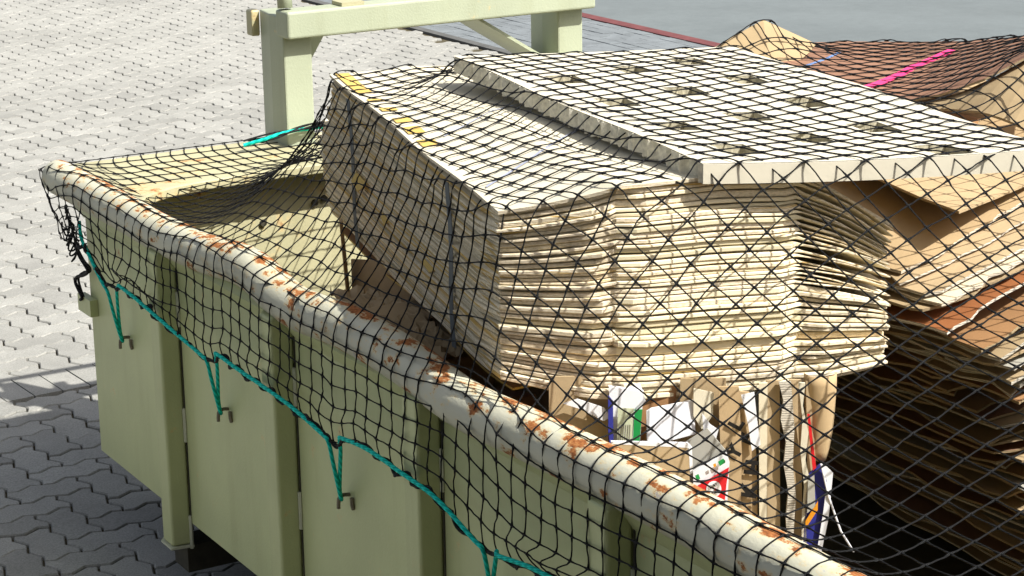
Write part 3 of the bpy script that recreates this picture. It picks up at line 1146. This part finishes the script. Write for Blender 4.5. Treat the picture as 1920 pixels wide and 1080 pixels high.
JG = 'scraps standing under the bale'
panel('standing_cardboard', [(-.328, 1.138), (-.207, 1.136), (-.205, .95), (-.33, .95)], M_TAN, 'plain tan panel of a carton at the left end of the scraps under the bale', 'cardboard sheet', .006, -.03)
pk = panel('leaflet_pack', [(-.205, 1.124), (-.133, 1.112), (-.144, .95), (-.196, .95)], M_WHITE, 'white leaflet pack with green stripe and violet edge, standing beside the rusty rail', 'leaflet pack', .012, 0)
panel('green_stripe', [(-.152, 1.077), (-.136, 1.077), (-.146, .96), (-.159, .96)], M_GREENP, None, None, .0016, .012, parent=pk)
panel('pale_panel', [(-.187, 1.081), (-.154, 1.08), (-.161, .96), (-.189, .96)], M_PALEG, None, None, .0010, .012, parent=pk)
panel('violet_edge', [(-.207, 1.110), (-.197, 1.097), (-.196, .995), (-.199, .96), (-.207, 1.03)], M_BLUEP, None, None, .002, .012, parent=pk)
for q in range(6):                       # rows of small print
    s0 = -.184 + q * .0045
    panel('print_line', [(s0, 1.045), (s0 + .0016, 1.045), (s0 - .004 + .0016, .975), (s0 - .004, .975)], M_GREYC, None, None, .0006, .0131, parent=pk)
panel('standing_cardboard', [(-.141, 1.135), (-.058, 1.134), (-.079, .94), (-.146, .94)], M_ORANGE, 'orange-brown panel behind the white pad under the bale', 'cardboard sheet', .006, -.035)
panel('paper_pad', [(-.127, 1.068), (-.118, 1.074), (-.03, 1.09), (-.025, 1.02), (-.126, .995)], M_WHITE, 'white paper pad with a curled top edge, leaning on an orange-brown panel', 'paper pad', .010, .0, .1)
panel('standing_cardboard', [(-.055, 1.133), (.04, 1.132), (.036, .90), (-.06, .90)], M_TAN, 'tan panel standing behind the white pad and torn scraps', 'cardboard sheet', .006, -.02)
# an open carton whose top edge shows above the rail
bx = panel('open_carton', [(-.205, 1.030), (-.050, 1.024), (-.043, .985), (-.045, .82), (-.21, .82)], M_TAN, 'tan carton side with a pale top edge just above the rusty rail', 'carton', .006, .085)
panel('top_edge', [(-.205, 1.034), (-.048, 1.028), (-.039, 1.018), (-.037, .97), (-.043, .965), (-.046, 1.018), (-.205, 1.029)], M_WHITE, None, None, .008, .0855, parent=bx)
bx = panel('open_carton', [(-.050, 1.012), (-.004, 1.043), (.035, .994), (.030, .80), (-.05, .80)], M_GREYBOX, 'grey open carton standing between the tan carton and the red sticker', 'carton', .006, .040)
st = panel('printed_box', [(-.034, .955), (.034, .998), (.041, .976), (.034, .80), (-.03, .80)], M_WHITE, 'white box with red band, green squares and round badge above the rail', 'printed box', .010, .058)
panel('red_band', [(-.026, .928), (.039, .968), (.034, .93), (.030, .88), (-.02, .88)], M_REDP, None, None, .0012, .068, parent=st)
panel('green_square', [(-.031, .950), (-.024, .954), (-.020, .944), (-.027, .940)], M_GREENP, None, None, .0012, .068, parent=st)
panel('green_square', [(.016, .980), (.027, .987), (.031, .982), (.031, .978), (.020, .971)], M_GREENP, None, None, .0012, .068, parent=st)
panel('yellow_square', [(.006, .974), (.011, .977), (.013, .971), (.008, .968)], M_ORANGEP, None, None, .0012, .068, parent=st)


def plane_pt(s, z, off):
    p = PO + np.array([.861, -.509, 0.0]) * s + ND * off
    return Vector((p[0], p[1], z))


bs, bz = .008, .921
disc = [(bs + .0155 * math.cos(a), bz + .0175 * math.sin(a)) for a in np.linspace(0, 2 * math.pi, 20, endpoint=False)]
panel('badge', disc, M_WHITE, None, None, .0010, .0694, parent=st)


def text(body, s, z, off, size, rot, mat, parent, name='lettering'):
    c = bpy.data.curves.new(name, 'FONT')
    c.body = body
    c.size = size
    c.extrude = .0004
    c.align_x = 'CENTER'
    c.align_y = 'CENTER'
    c.offset = .0022 if size > .02 else 0
    t = bpy.data.objects.new(name, c)
    COL.objects.link(t)
    dg = bpy.context.evaluated_depsgraph_get()
    dg.update()
    me = bpy.data.meshes.new_from_object(t.evaluated_get(dg))
    bpy.data.objects.remove(t)
    me.materials.clear()
    me.materials.append(mat)
    ax = Vector((.861, -.509, 0))
    nrm = Vector(tuple(ND))
    m = Matrix((ax, Vector((0, 0, 1)), nrm)).transposed().to_4x4()
    me.transform(Matrix.Translation(plane_pt(s, z, off)) @ m @ Matrix.Rotation(rot, 4, 'Z'))
    o = link(name, me, parent)
    return o


text('DAY', bs - .001, bz + .008, .0712, .0095, math.radians(25), M_INK, st)
text('REST', bs - .001, bz - .008, .0712, .0085, math.radians(25), M_INK, st)
panel('red_dot', [(bs + .003, bz + .003), (bs + .006, bz), (bs + .003, bz - .003), (bs, bz)], M_REDP, None, None, .0006, .0706, parent=st)
panel('paper_scrap', [(-.013, 1.069), (.004, 1.045), (.021, 1.033), (.010, .986), (-.009, 1.022)], M_WHITE, 'pointed white paper scrap hanging above the grey carton', 'paper scrap', .002, .02)
panel('paper_scrap', [(-.03, 1.12), (.012, 1.11), (.01, 1.06), (-.012, 1.03), (-.03, 1.06)], M_CREAM, 'crumpled cream paper scrap beside the white pad', 'paper scrap', .002, .008)
panel('paper_scrap', [(-.300, 1.085), (-.27, 1.095), (-.215, 1.075), (-.20, 1.055), (-.215, 1.045), (-.262, 1.072)], M_WHITE, 'curved white perforated strip lying on the plain tan panel', 'paper scrap', .002, -.01)
panel('paper_scrap', [(-.165, 1.12), (-.14, 1.13), (-.128, 1.09), (-.142, 1.075)], M_WHITE, 'white punched card tucked behind the leaflet pack', 'paper scrap', .002, -.006)
# standing sheets seen on edge
pj = panel('standing_cardboard', [(.040, 1.115), (.086, 1.108), (.102, .973), (.110, .75), (.058, .75)], M_TAN, 'tan standing panel with large black letters', 'cardboard sheet', .006, .005)
text('H', .0965, .945, .0118, .046, math.radians(82), M_INK, pj)
text('K', .089, .893, .0118, .046, math.radians(80), M_INK, pj)
text('.', .088, .868, .0118, .046, math.radians(80), M_INK, pj)
text('E', .082, 1.008, .0118, .040, math.radians(66), M_INK, pj)
pj = panel('standing_cardboard', [(.020, 1.126), (.062, 1.126), (.071, .973), (.068, .75), (.036, .75)], M_TAN, 'creased tan panel with partly hidden black letters, left of the lettered one', 'cardboard sheet', .005, .018)
text('Y', .055, .985, .0242, .040, math.radians(60), M_INK, pj)
text('L', .058, 1.045, .0242, .040, math.radians(60), M_INK, pj)
panel('paper_strip', [(.067, 1.108), (.094, 1.114), (.100, 1.06), (.109, .999), (.091, .985), (.083, 1.04)], M_WHITE, 'folded white strip hanging in front of the lettered panels', 'paper strip', .002, .020)
for (poly, mat, lab, off, th) in [
    ([(.104, 1.131), (.122, 1.131), (.126, .72), (.112, .72)], M_CREAM, 'narrow pale panel edge right of the lettered panel', .014, .006),
    ([(.121, 1.131), (.149, 1.130), (.158, .72), (.131, .72)], M_TAN, 'plain tan standing panel between a pale edge and a torn grey edge', -.004, .006),
    ([(.146, 1.13), (.156, 1.09), (.151, 1.05), (.163, 1.0), (.159, .95), (.170, .89), (.166, .83), (.176, .70), (.192, .70), (.183, .8), (.186, .88), (.178, .95), (.180, 1.03), (.171, 1.13)], M_TORN, 'ragged grey corrugated edge of a torn standing panel', .010, .010),
    ([(.169, 1.13), (.195, 1.129), (.206, .70), (.183, .70)], M_TAN, 'brown standing panel between two torn edges', -.010, .006),
    ([(.186, 1.13), (.200, 1.129), (.196, 1.08), (.209, 1.02), (.204, .96), (.215, .912), (.208, .83), (.214, .70), (.203, .70), (.199, .82), (.203, .9), (.193, .98), (.196, 1.05)], M_CREAM, 'white torn paper edge at the right of the standing panels', .012, .006),
    ([(.203, 1.129), (.214, 1.129), (.229, .923), (.225, .88), (.212, .90)], M_TAN, 'thin tan panel beside the red strip', .0, .006),
]:
    panel('standing_cardboard', poly, mat, lab, 'cardboard sheet', th, off)
panel('red_strip', [(.206, 1.060), (.211, 1.060), (.230, .921), (.222, .921)], M_REDP, 'thin red plastic strip beside the round tan bag', 'red strip', .004, .010)
# rounded paper bag
ax_ = np.array([.861, -.509, 0.0])
G = []
for a in np.linspace(0, 1, 10):
    row = []
    for b_ in np.linspace(0, 1, 9):
        z = 1.14 - a * .19
        half = .034 * (1 - .55 * a ** 2.2)
        s = .232 + .004 * a + (b_ - .45) * 2 * half
        o = .03 * math.sqrt(max(0, 1 - (2 * b_ - 1) ** 2)) * (1 - .5 * a * a) - .02 + .002 * math.sin(a * 9 + b_ * 7)
        p = PO + ax_ * s + ND * o
        row.append((p[0], p[1], z))
    G.append(row)
o = MB().slab(np.array(G), tuple(-ND * .004), 0, 0).build('paper_bag', [M_TAN], None, True)
tag(o, 'rounded tan paper bag bulging out beneath the bale at the dark hole', 'paper bag')
mg = panel('magazine', [(.208, .924), (.234, .949), (.257, .935), (.251, .839), (.235, .740), (.202, .740)], M_BLUEP, 'blue magazine with white and orange bands, standing by the dark hole', 'magazine', .008, .012)
panel('white_band', [(.236, .951), (.245, .951), (.261, .934), (.254, .833), (.238, .740), (.229, .740), (.243, .851), (.249, .915)], M_WHITE, None, None, .0012, .0205, parent=mg)
panel('orange_band', [(.206, .828), (.231, .872), (.231, .852), (.206, .81)], M_ORANGEP, None, None, .0012, .0205, parent=mg)
panel('picture', [(.209, .920), (.222, .930), (.226, .86), (.209, .845)], M_GREYC, None, None, .0012, .0205, parent=mg)
MB().tube([(.57, -2.955, .955), (.585, -2.965, .88), (.615, -2.97, .80), (.66, -2.96, .74)], .0022, 6).build('string', M_WHITE)
tag(bpy.data.objects['string'], 'thin white string trailing into the dark hole from the magazine', 'string')


def crumple(x0, x1, y0, y1, zf, amp, n=12, seed=0):
    r = np.random.default_rng(seed)
    ph = r.uniform(0, 6, 8)
    P = np.zeros((n, n, 3))
    for i in range(n):
        for j in range(n):
            x = x0 + (x1 - x0) * i / (n - 1)
            y = y0 + (y1 - y0) * j / (n - 1)
            z = zf(i / (n - 1), j / (n - 1))
            z += amp * (abs(math.sin(i * .9 + j * .5 + ph[0])) + .6 * abs(math.sin(j * 1.3 - i * .4 + ph[1]))) - amp
            P[i, j] = (x + amp * .5 * math.sin(j * 1.1 + ph[2]), y + amp * .5 * math.sin(i * 1.7 + ph[3]), z)
    return P


# rubbish between the rail and the bale's cut face
LJ = [
    ('wrapping_paper', crumple(.10, .24, -1.86, -1.60, lambda a, b: 1.03 + .06 * b * (1 - a) + .03 * a, .026, 12, 1), M_TAN, 'crumpled orange-brown wrapping paper inside the rail, left of the bale', 'wrapping paper'),
    ('wrapping_paper', crumple(.07, .22, -2.10, -1.86, lambda a, b: 1.035 + .035 * b, .022, 12, 2), M_TAN, 'crumpled tan wrapping paper behind the rail in front of the bale', 'wrapping paper'),
]
for nme, P, mat, lab, cat in LJ:
    tag(MB().slab(P, (0, 0, -.003), 0, 0).build(nme, [mat]), lab, cat)
sheet = [
    ('standing_cardboard', [(.30, -1.33, .80), (.30, -1.33, 1.075), (.30, -1.56, 1.12), (.30, -1.80, 1.03), (.30, -1.80, .80)], (.006, .004, 0), M_TAN, 'dull brown panel standing under the end of the bale, left of it'),
    ('standing_cardboard', [(.32, -1.27, .82), (.245, -1.38, 1.20), (.235, -1.405, 1.20), (.31, -1.30, .82)], (.012, .005, 0), M_TAN, 'upright narrow board leaning on the left end of the bale'),
]
for nme, poly, d, mat, lab in sheet:
    tag(MB().prism(poly, d).build(nme, [mat]), lab, 'cardboard sheet')
for (x, y, z, w, d, h, rz, rx, mat, lab) in [
    (.20, -1.90, .985, .22, .30, .12, .30, .25, M_TAN, 'dented brown carton wedged between rail and bale'),
    (.16, -2.22, .92, .16, .26, .12, .1, -.15, M_DKBROWN, 'dark red-brown carton half hidden under the bale corner'),
    (.12, -1.75, .98, .10, .40, .05, -.06, .05, M_RUSSET, 'flat russet carton lying along the inside of the rail'),
    (.22, -2.55, .90, .20, .26, .14, .5, .1, M_TAN, 'shadowed brown carton under the front corner of the bale'),
]:
    o = MB().box(-w / 2, w / 2, -d / 2, d / 2, -h / 2, h / 2).build('small_carton', [mat])
    o.location = (x, y, z)
    o.rotation_euler = (rx, .1, rz)
    bevel(o, .004)
    tag(o, lab, 'carton')
P = loft([(.115, -2.50, 1.093), (.19, -2.10, 1.090), (.27, -1.75, 1.090), (.37, -1.30, 1.088), (.43, -1.02, 1.09)],
         [(.52, -2.60, 1.096), (.55, -2.1, 1.096), (.60, -1.75, 1.096), (.68, -1.3, 1.096), (.72, -1.02, 1.096)], 4, 0, 24)
P[0, :, 2] -= .012 + .010 * np.sin(np.linspace(0, 9, 24))
P[0, :, 0] -= .012 + .008 * np.sin(np.linspace(1, 12, 24))
tag(MB().slab(P, (0, 0, -.005)).build('cardboard_sheet', [M_ORANGE, M_YELLOW]), 'orange-tan sheet with a bent edge, sandwiched under the bale', 'cardboard sheet')
# filling low in the hold so that nothing is empty under the scraps
for k in range(5):
    x0 = .03 + rng.uniform(0, .05)
    o = MB().box(x0, x0 + .33, -3.5 + rng.normal(0, .03), -.62 + rng.normal(0, .04) - .2 * (k > 2), .254 + k * .112, .254 + k * .112 + .10).build('packed_carton', [M_TAN])
    tag(o, 'brown carton packed flat low down behind the near wall', 'carton', 'cartons packed behind the near wall')

# ------------------------------------------------------------------ the net: a cord mesh settled over everything
GX0, GY0, GS = -.2, -5.5, .01
HG = np.full((290, 590), .30)


def stamp(P, grow=1):
    ix = np.round((P[:, 0] - GX0) / GS).astype(int)
    iy = np.round((P[:, 1] - GY0) / GS).astype(int)
    ok = (ix >= 1) & (ix < HG.shape[0] - 1) & (iy >= 1) & (iy < HG.shape[1] - 1)
    ix, iy, z = ix[ok], iy[ok], P[ok, 2]
    for a in range(-grow, grow + 1):
        for b_ in range(-grow, grow + 1):
            np.maximum.at(HG, (ix + a, iy + b_), z)


for P in HITS:
    stamp(P)
gx, gy = np.meshgrid(np.arange(.04, 2.45, .01), np.arange(-.31, .135, .01))
stamp(np.stack([gx.ravel(), gy.ravel(), np.full(gx.size, 1.094)], 1), 0)
gx, gy = np.meshgrid(np.arange(2.40, 2.51, .01), np.arange(-5.5, .1, .01))
stamp(np.stack([gx.ravel(), gy.ravel(), np.full(gx.size, 1.12)], 1), 0)
NRAD = .00165


def height(x, y):
    fx = np.clip((x - GX0) / GS, 0, HG.shape[0] - 2)
    fy = np.clip((y - GY0) / GS, 0, HG.shape[1] - 2)
    i, j = fx.astype(int), fy.astype(int)
    a, b_ = fx - i, fy - j
    return (HG[i, j] * (1 - a) + HG[i + 1, j] * a) * (1 - b_) + (HG[i, j + 1] * (1 - a) + HG[i + 1, j + 1] * a) * b_


EY = [-.05, -.163, -.31, -.44, -.509, -.578, -.641, -1.063, -1.188, -1.226, -1.253, -1.296, -1.58, -1.874, -1.929, -1.987, -2.057, -2.448, -2.585, -2.680, -2.727, -2.863]
EZ = [.950, .935, .950, .880, .858, .878, .887, .846, .834, .828, .842, .862, .856, .843, .820, .835, .865, .853, .816, .800, .806, .830]
for k in range(1, 5):
    EY += [-2.863 - .717 * k + d for d in (.35, .1, .05, 0)]
    EZ += [.85, .82, .81, .83]


def edge_z(y):
    return np.interp(-np.asarray(y), [-q for q in EY], EZ)


# a taut membrane over the load: the shape the net is pulled to
SK = 2
ob = HG[:HG.shape[0] // SK * SK, :HG.shape[1] // SK * SK].reshape(HG.shape[0] // SK, SK, HG.shape[1] // SK, SK).max((1, 3))
mxs = GX0 + (np.arange(ob.shape[0]) * SK + .5) * GS
mys = GY0 + (np.arange(ob.shape[1]) * SK + .5) * GS
mx, my = np.meshgrid(mxs, mys, indexing='ij')
fixm = (mx <= .01) | (mx >= 2.46) | (my >= .13) | (my <= -5.4)
mem = np.where(fixm, np.where(my >= .13, 1.098, 1.129), np.maximum(ob, 1.35))
mem0 = mem.copy()
for it in range(2600):
    p_ = mem.copy()
    p_[1:-1, 1:-1] = (mem[2:, 1:-1] + mem[:-2, 1:-1] + mem[1:-1, 2:] + mem[1:-1, :-2]) / 4
    p_[1:-1, 1:-1] += .9 * (p_[1:-1, 1:-1] - mem[1:-1, 1:-1]) * (it > 20) * .0
    mem = np.where(fixm, mem0, np.maximum(p_, ob))


def mem_z(x, y):
    fx = np.clip((x - mxs[0]) / (SK * GS), 0, ob.shape[0] - 1.001)
    fy = np.clip((y - mys[0]) / (SK * GS), 0, ob.shape[1] - 1.001)
    i, j = fx.astype(int), fy.astype(int)
    a, b_ = fx - i, fy - j
    return (mem[i, j] * (1 - a) + mem[i + 1, j] * a) * (1 - b_) + (mem[i, j + 1] * (1 - a) + mem[i + 1, j + 1] * a) * b_


NI, NJ = 97, 61
# row spacing follows the arc length over the load
ysamp = np.linspace(.137, -5.38, 400)
zz_ = np.mean([mem_z(np.full(400, q), ysamp) for q in (.2, .5, .8)], 0)
sl_ = np.concatenate([[0], np.cumsum(np.hypot(np.diff(ysamp), np.diff(zz_)))])
wd = np.interp(-ysamp, [-.2, .35, .75, 2.2, 3.2, 5.4], [.082, .080, .060, .058, .060, .062])      # the mesh is pulled wider towards the near end
cw = np.concatenate([[0], np.cumsum(np.diff(sl_) / wd[1:])])
NI = int(round(cw[-1])) + 1
yy = np.interp(np.linspace(0, cw[-1], NI), cw, ysamp)
N = np.zeros((NI, NJ, 3))
for i in range(NI):
    y = yy[i]
    ze = float(edge_z(y))
    path = [(-.064, ze), (-.064, RZ - .01)]
    path += [(-.058 * math.cos(a), RZ + .058 * math.sin(a)) for a in np.linspace(0, 1.5, 8)]
    xs = np.arange(.02, 2.46, .015)
    path += list(zip(xs, mem_z(xs, np.full(xs.shape, y)) + .002)) + [(2.47, 1.129)]
    Q = np.array(path)
    s = np.concatenate([[0], np.cumsum(np.linalg.norm(np.diff(Q, axis=0), axis=1))])
    hang = RZ - .01 - ze + .085
    nh = 6
    tt = np.concatenate([np.linspace(0, hang, nh + 1)[:-1], np.linspace(hang, s[-1], NJ - nh)])
    N[i, :, 0] = np.interp(tt, s, Q[:, 0])
    N[i, :, 2] = np.interp(tt, s, Q[:, 1])
    N[i, :, 1] = y
R1 = np.linalg.norm(N[1:] - N[:-1], axis=-1)
R2 = np.linalg.norm(N[:, 1:] - N[:, :-1], axis=-1)
slack = 1.003 + .012 * np.exp(-((N[..., 1] + .45) / .35) ** 2)
REST = [np.minimum(np.maximum(R1, .030), .095) * slack[1:], np.minimum(np.maximum(R2, .030), .072) * slack[:, 1:]]
N += rng.normal(0, .0028, N.shape) * np.array([1, 1, .3])
pin = np.zeros((NI, NJ), bool)
pin[:, 0] = True
N[:, 0, 0] = -.066
N[:, 0, 1] = yy
N[:, 0, 2] = edge_z(yy)
for i, (x, y, z) in enumerate([(-.040, -.135, .935), (-.044, -.15, .915), (-.048, -.17, .905), (-.055, -.21, .915), (-.060, -.26, .93), (-.064, -.315, .945)]):
    N[i, 0] = (x, y, z)
pin[:, -1] = True
N[:, -1] = np.stack([np.full(NI, 2.47), yy, np.full(NI, 1.125)], 1)
pin[-1] = True
top0 = [j for j in range(NJ) if N[0, j, 0] > .01]
pin[0, top0] = True
N[0, top0, 1] = .139
N[0, top0, 2] = 1.098
wgt = np.where(pin, 0.0, 1.0)[..., None]
FIX = N.copy()


def relax(ax, par, stiff):
    sl = [slice(None)] * 2
    sr = [slice(None)] * 2
    n = N.shape[ax]
    sl[ax] = slice(par, n - 1, 2)
    sr[ax] = slice(par + 1, n, 2)
    sl, sr = tuple(sl), tuple(sr)
    d = N[sr] - N[sl]
    L = np.maximum(np.linalg.norm(d, axis=-1, keepdims=True), 1e-6)
    wl, wr = wgt[sl], wgt[sr]
    rest = REST[ax][sl][..., None]
    ex = L - rest
    ex = np.where(ex > 0, ex, np.minimum(ex + rest * .15, 0) * .25)
    c = d / L * ex * stiff / np.maximum(wl + wr, 1e-6)
    N[sl] += c * wl
    N[sr] -= c * wr


RIBY = np.array([-.775 - .75 * k for k in range(7)])
nodev = rng.normal(0, 1, (NI, NJ))
for it in range(160):
    N[..., 2] -= .0009 * wgt[..., 0] * (1 if it < 110 else .5)
    for rep in range(5):
        for ax in (0, 1):
            for par in (0, 1):
                relax(ax, par, .9)
    if it % 2 == 0:
        lap = np.zeros_like(N)
        lap[1:-1, 1:-1] = (N[2:, 1:-1] + N[:-2, 1:-1] + N[1:-1, 2:] + N[1:-1, :-2]) / 4 - N[1:-1, 1:-1]
        N += lap * wgt * .04
    # contents
    h = height(N[..., 0], N[..., 1]) + NRAD
    m = (N[..., 0] > .05) & (N[..., 2] < h)
    dz = np.where(m, np.minimum(h - N[..., 2], .03), 0)
    N[..., 2] += dz * wgt[..., 0]
    # near rail (a tube along y) and the wall with its ribs
    rzz = RZ + np.interp(-N[..., 1], [-q for q, _ in RAILK], [z for _, z in RAILK])
    dx, dzr = N[..., 0], N[..., 2] - rzz
    r = np.maximum(np.hypot(dx, dzr), 1e-5)
    RN = RR + NRAD + .001
    m = (r < RN) & (N[..., 1] < .11)
    k = np.where(m, (RN - r) / r, 0) * wgt[..., 0]
    N[..., 0] += dx * k
    N[..., 2] += dzr * k
    low = (N[..., 2] < RZ - .03) & (N[..., 0] < .2)
    N[..., 0] = np.where(low & ~pin, np.minimum(N[..., 0], -.062), N[..., 0])
    N = np.where(pin[..., None], FIX, N)


def smooth_lines(L, sub=3):
    """Catmull-Rom through rows of points: L is (lines, n, 3)"""
    P = np.concatenate([2 * L[:, :1] - L[:, 1:2], L, 2 * L[:, -1:] - L[:, -2:-1]], 1)
    out = []
    n = L.shape[1]
    for k in range(sub):
        t = k / sub
        a, b_, c, d = P[:, 0:n - 1], P[:, 1:n], P[:, 2:n + 1], P[:, 3:n + 2]
        out.append(.5 * (2 * b_ + (c - a) * t + (2 * a - 5 * b_ + 4 * c - d) * t * t + (3 * b_ - 3 * c + d - a) * t ** 3))
    S = np.stack(out, 2).reshape(L.shape[0], -1, 3)
    return np.concatenate([S, L[:, -1:]], 1)


def cord_arrays(S, r, sides):
    """tubes round many lines at once"""
    T = np.zeros_like(S)
    T[:, 1:-1] = S[:, 2:] - S[:, :-2]
    T[:, 0], T[:, -1] = S[:, 1] - S[:, 0], S[:, -1] - S[:, -2]
    T /= np.maximum(np.linalg.norm(T, axis=-1, keepdims=True), 1e-9)
    ref = np.broadcast_to(np.array([.31, .22, .92]), S.shape)
    A = np.cross(T, ref)
    A /= np.maximum(np.linalg.norm(A, axis=-1, keepdims=True), 1e-9)
    B = np.cross(T, A)
    ang = np.arange(sides) / sides * 2 * np.pi
    V = S[:, :, None] + (A[:, :, None] * np.cos(ang)[:, None] + B[:, :, None] * np.sin(ang)[:, None]) * r[..., None, None]
    nl, n = S.shape[:2]
    ln = np.concatenate([np.zeros((nl, 1)), np.cumsum(np.linalg.norm(np.diff(S, axis=1), axis=-1), 1)], 1)
    base = (np.arange(nl)[:, None] * n + np.arange(n - 1)[None]) * sides
    k = np.arange(sides)
    k2 = (k + 1) % sides
    F = np.stack([base[..., None] + k, base[..., None] + k2, base[..., None] + sides + k2, base[..., None] + sides + k], -1)
    U = np.stack([ln[:, :-1], ln[:, :-1], ln[:, 1:], ln[:, 1:]], -1)[:, :, None, :] + np.zeros((1, 1, sides, 1))
    W = np.stack([k, k + 1, k + 1, k], -1) / sides
    UV = np.stack([U, np.broadcast_to(W, U.shape) * .06], -1)
    return V.reshape(-1, 3), F.reshape(-1, 4), UV.reshape(-1, 2)


def mesh_from_arrays(name, V, F, UV, mat, smooth=True):
    me = bpy.data.meshes.new(name)
    me.vertices.add(len(V))
    me.vertices.foreach_set('co', V.astype(np.float32).ravel())
    me.loops.add(F.size)
    me.loops.foreach_set('vertex_index', F.astype(np.int32).ravel())
    me.polygons.add(len(F))
    me.polygons.foreach_set('loop_start', np.arange(0, F.size, F.shape[1], dtype=np.int32))
    me.polygons.foreach_set('use_smooth', np.full(len(F), smooth))
    uv = me.uv_layers.new(name='UVMap')
    uv.data.foreach_set('uv', UV.astype(np.float32).ravel())
    me.materials.append(mat)
    me.update(calc_edges=True)
    me.validate()
    return me


N += np.where(pin[..., None], 0, rng.normal(0, .0016, N.shape) * np.array([1, 1, .15]))
SUB = 4
parts_v, parts_f, parts_u = [], [], []
off = 0
for L in (N, N.transpose(1, 0, 2)):
    S = smooth_lines(np.ascontiguousarray(L), SUB)
    S = S + rng.normal(0, .0006, S.shape) * np.array([1, 1, .3])
    ph = np.arange(S.shape[1]) % SUB
    dist = np.minimum(ph, SUB - ph)
    r = np.where(dist == 0, NRAD * 1.7, np.where(dist == 1, NRAD, NRAD * .95))
    r = np.broadcast_to(r, S.shape[:2])
    V, F, UV = cord_arrays(S, r, 6)
    parts_v.append(V)
    parts_f.append(F + off)
    parts_u.append(UV)
    off += len(V)
net_me = mesh_from_arrays('safety_net', np.concatenate(parts_v), np.concatenate(parts_f), np.concatenate(parts_u), M_NET)
net = link('safety_net', net_me)
tag(net, 'black knotted cord net draped over the loaded skip and its rail', 'net')


def cord(name, pts, r, mat, parent=None, sub=6, sides=8):
    S = smooth_lines(np.array([pts], float), sub)
    V, F, UV = cord_arrays(S, np.full(S.shape[:2], r), sides)
    return link(name, mesh_from_arrays(name, V, F, UV, mat), parent)


# thick black border cord of the net, wound along its lower edge
E_ = N[3:, 0]
S = smooth_lines(E_[None], 5)[0]
ln = np.concatenate([[0], np.cumsum(np.linalg.norm(np.diff(S, axis=0), axis=1))])
S = S + np.stack([-.005 + .004 * np.cos(ln * 70), np.zeros(len(S)), .006 * np.sin(ln * 62) + .003 * np.sin(ln * 23)], 1)
cord('border_cord', S, .0042, M_CORD, net, 2)
S2 = S + np.stack([-.004 * np.cos(ln * 95), np.zeros(len(S)), .005 * np.sin(ln * 83)], 1)
cord('border_cord', S2, .0028, M_CORD, net, 2)
cord('tie_cord', [(-.045, -.15, .915), (-.040, -.175, .88), (-.034, -.205, .855), (-.030, -.214, .838), (-.030, -.165, .815), (-.030, -.115, .800), (-.030, -.092, .780), (-.030, -.112, .762), (-.030, -.145, .742), (-.030, -.128, .730)], .0052, M_CORD, net)
cord('tie_cord', [(-.043, -.16, .910), (-.036, -.20, .872), (-.026, -.222, .852), (-.022, -.204, .834), (-.022, -.155, .822), (-.022, -.10, .790), (-.022, -.125, .748), (-.022, -.150, .735)], .0040, M_CORD, net)
for k in range(7):                       # loose loops of mesh bunched at the corner
    a0 = rng.uniform(0, 6)
    c = np.array([-.048, -.10 - .012 * k, .985 - .014 * k])
    cord('loose_loop', [c + .033 * np.array([.25 * math.sin(a * 2 + a0), math.cos(a + a0) * .75, 1.25 * math.sin(a + a0 * .3)]) for a in np.linspace(0, 5.6, 8)], .0030, M_CORD, net, 4, 6)

# green lashing rope: along the border cord, down over each hook and up again
gp = [(-.058, -.25, 1.005), (-.070, -.29, .965), (-.073, -.36, .925), (-.074, -.455, .868), (-.075, -.500, .850), (-.066, -.505, .80), (-.044, -.480, .730), (-.026, -.457, .686), (-.020, -.448, .681), (-.034, -.470, .720), (-.062, -.540, .850), (-.070, -.578, .884), (-.076, -.60, .892), (-.077, -.641, .890)]
for k in range(1, 6):
    hy, hz = HOOKY[k], HOOKZ[k]
    e0 = hy - .05
    for y in np.linspace(hy + .46, hy - .02, 4):
        gp.append((-.077, y, float(edge_z(y)) + .006))
    gp += [(-.076, e0 - .004, float(edge_z(e0)) + .002), (-.066, hy - .053, hz + .10), (-.044, hy - .03, hz + .030), (-.026, hy - .005, hz - .014), (-.020, hy + .004, hz - .019), (-.034, hy - .018, hz + .020),
           (-.062, hy - .088, hz + .135), (-.071, hy - .105, float(edge_z(hy - .105)) + .008), (-.077, hy - .130, float(edge_z(hy - .13)) + .009)]
cord('green_rope', gp, .0050, M_ROPE, None, 7, 10)
tag(bpy.data.objects['green_rope'], 'green lashing rope threaded along the net edge and looped over the wall hooks', 'rope')
rp = [(.58, -.02, 1.118), (.64, -.045, 1.134), (.69, -.052, 1.146), (.75, -.048, 1.151), (.80, -.044, 1.150), (.845, -.042, 1.150), (.91, -.06, 1.14)]
cord('green_rope', rp, .006, M_ROPE)
tag(bpy.data.objects['green_rope.001'], 'short end of green rope lying on the skip edge beside the lifting frame', 'rope')
for k in range(4):
    cord('bunched_cord', [(x + .02 * k, y + .012 * math.sin(k * 2 + q), z + .008 + .006 * math.cos(k + q)) for q, (x, y, z) in enumerate(rp)], .0032, M_CORD, net, 4, 6)
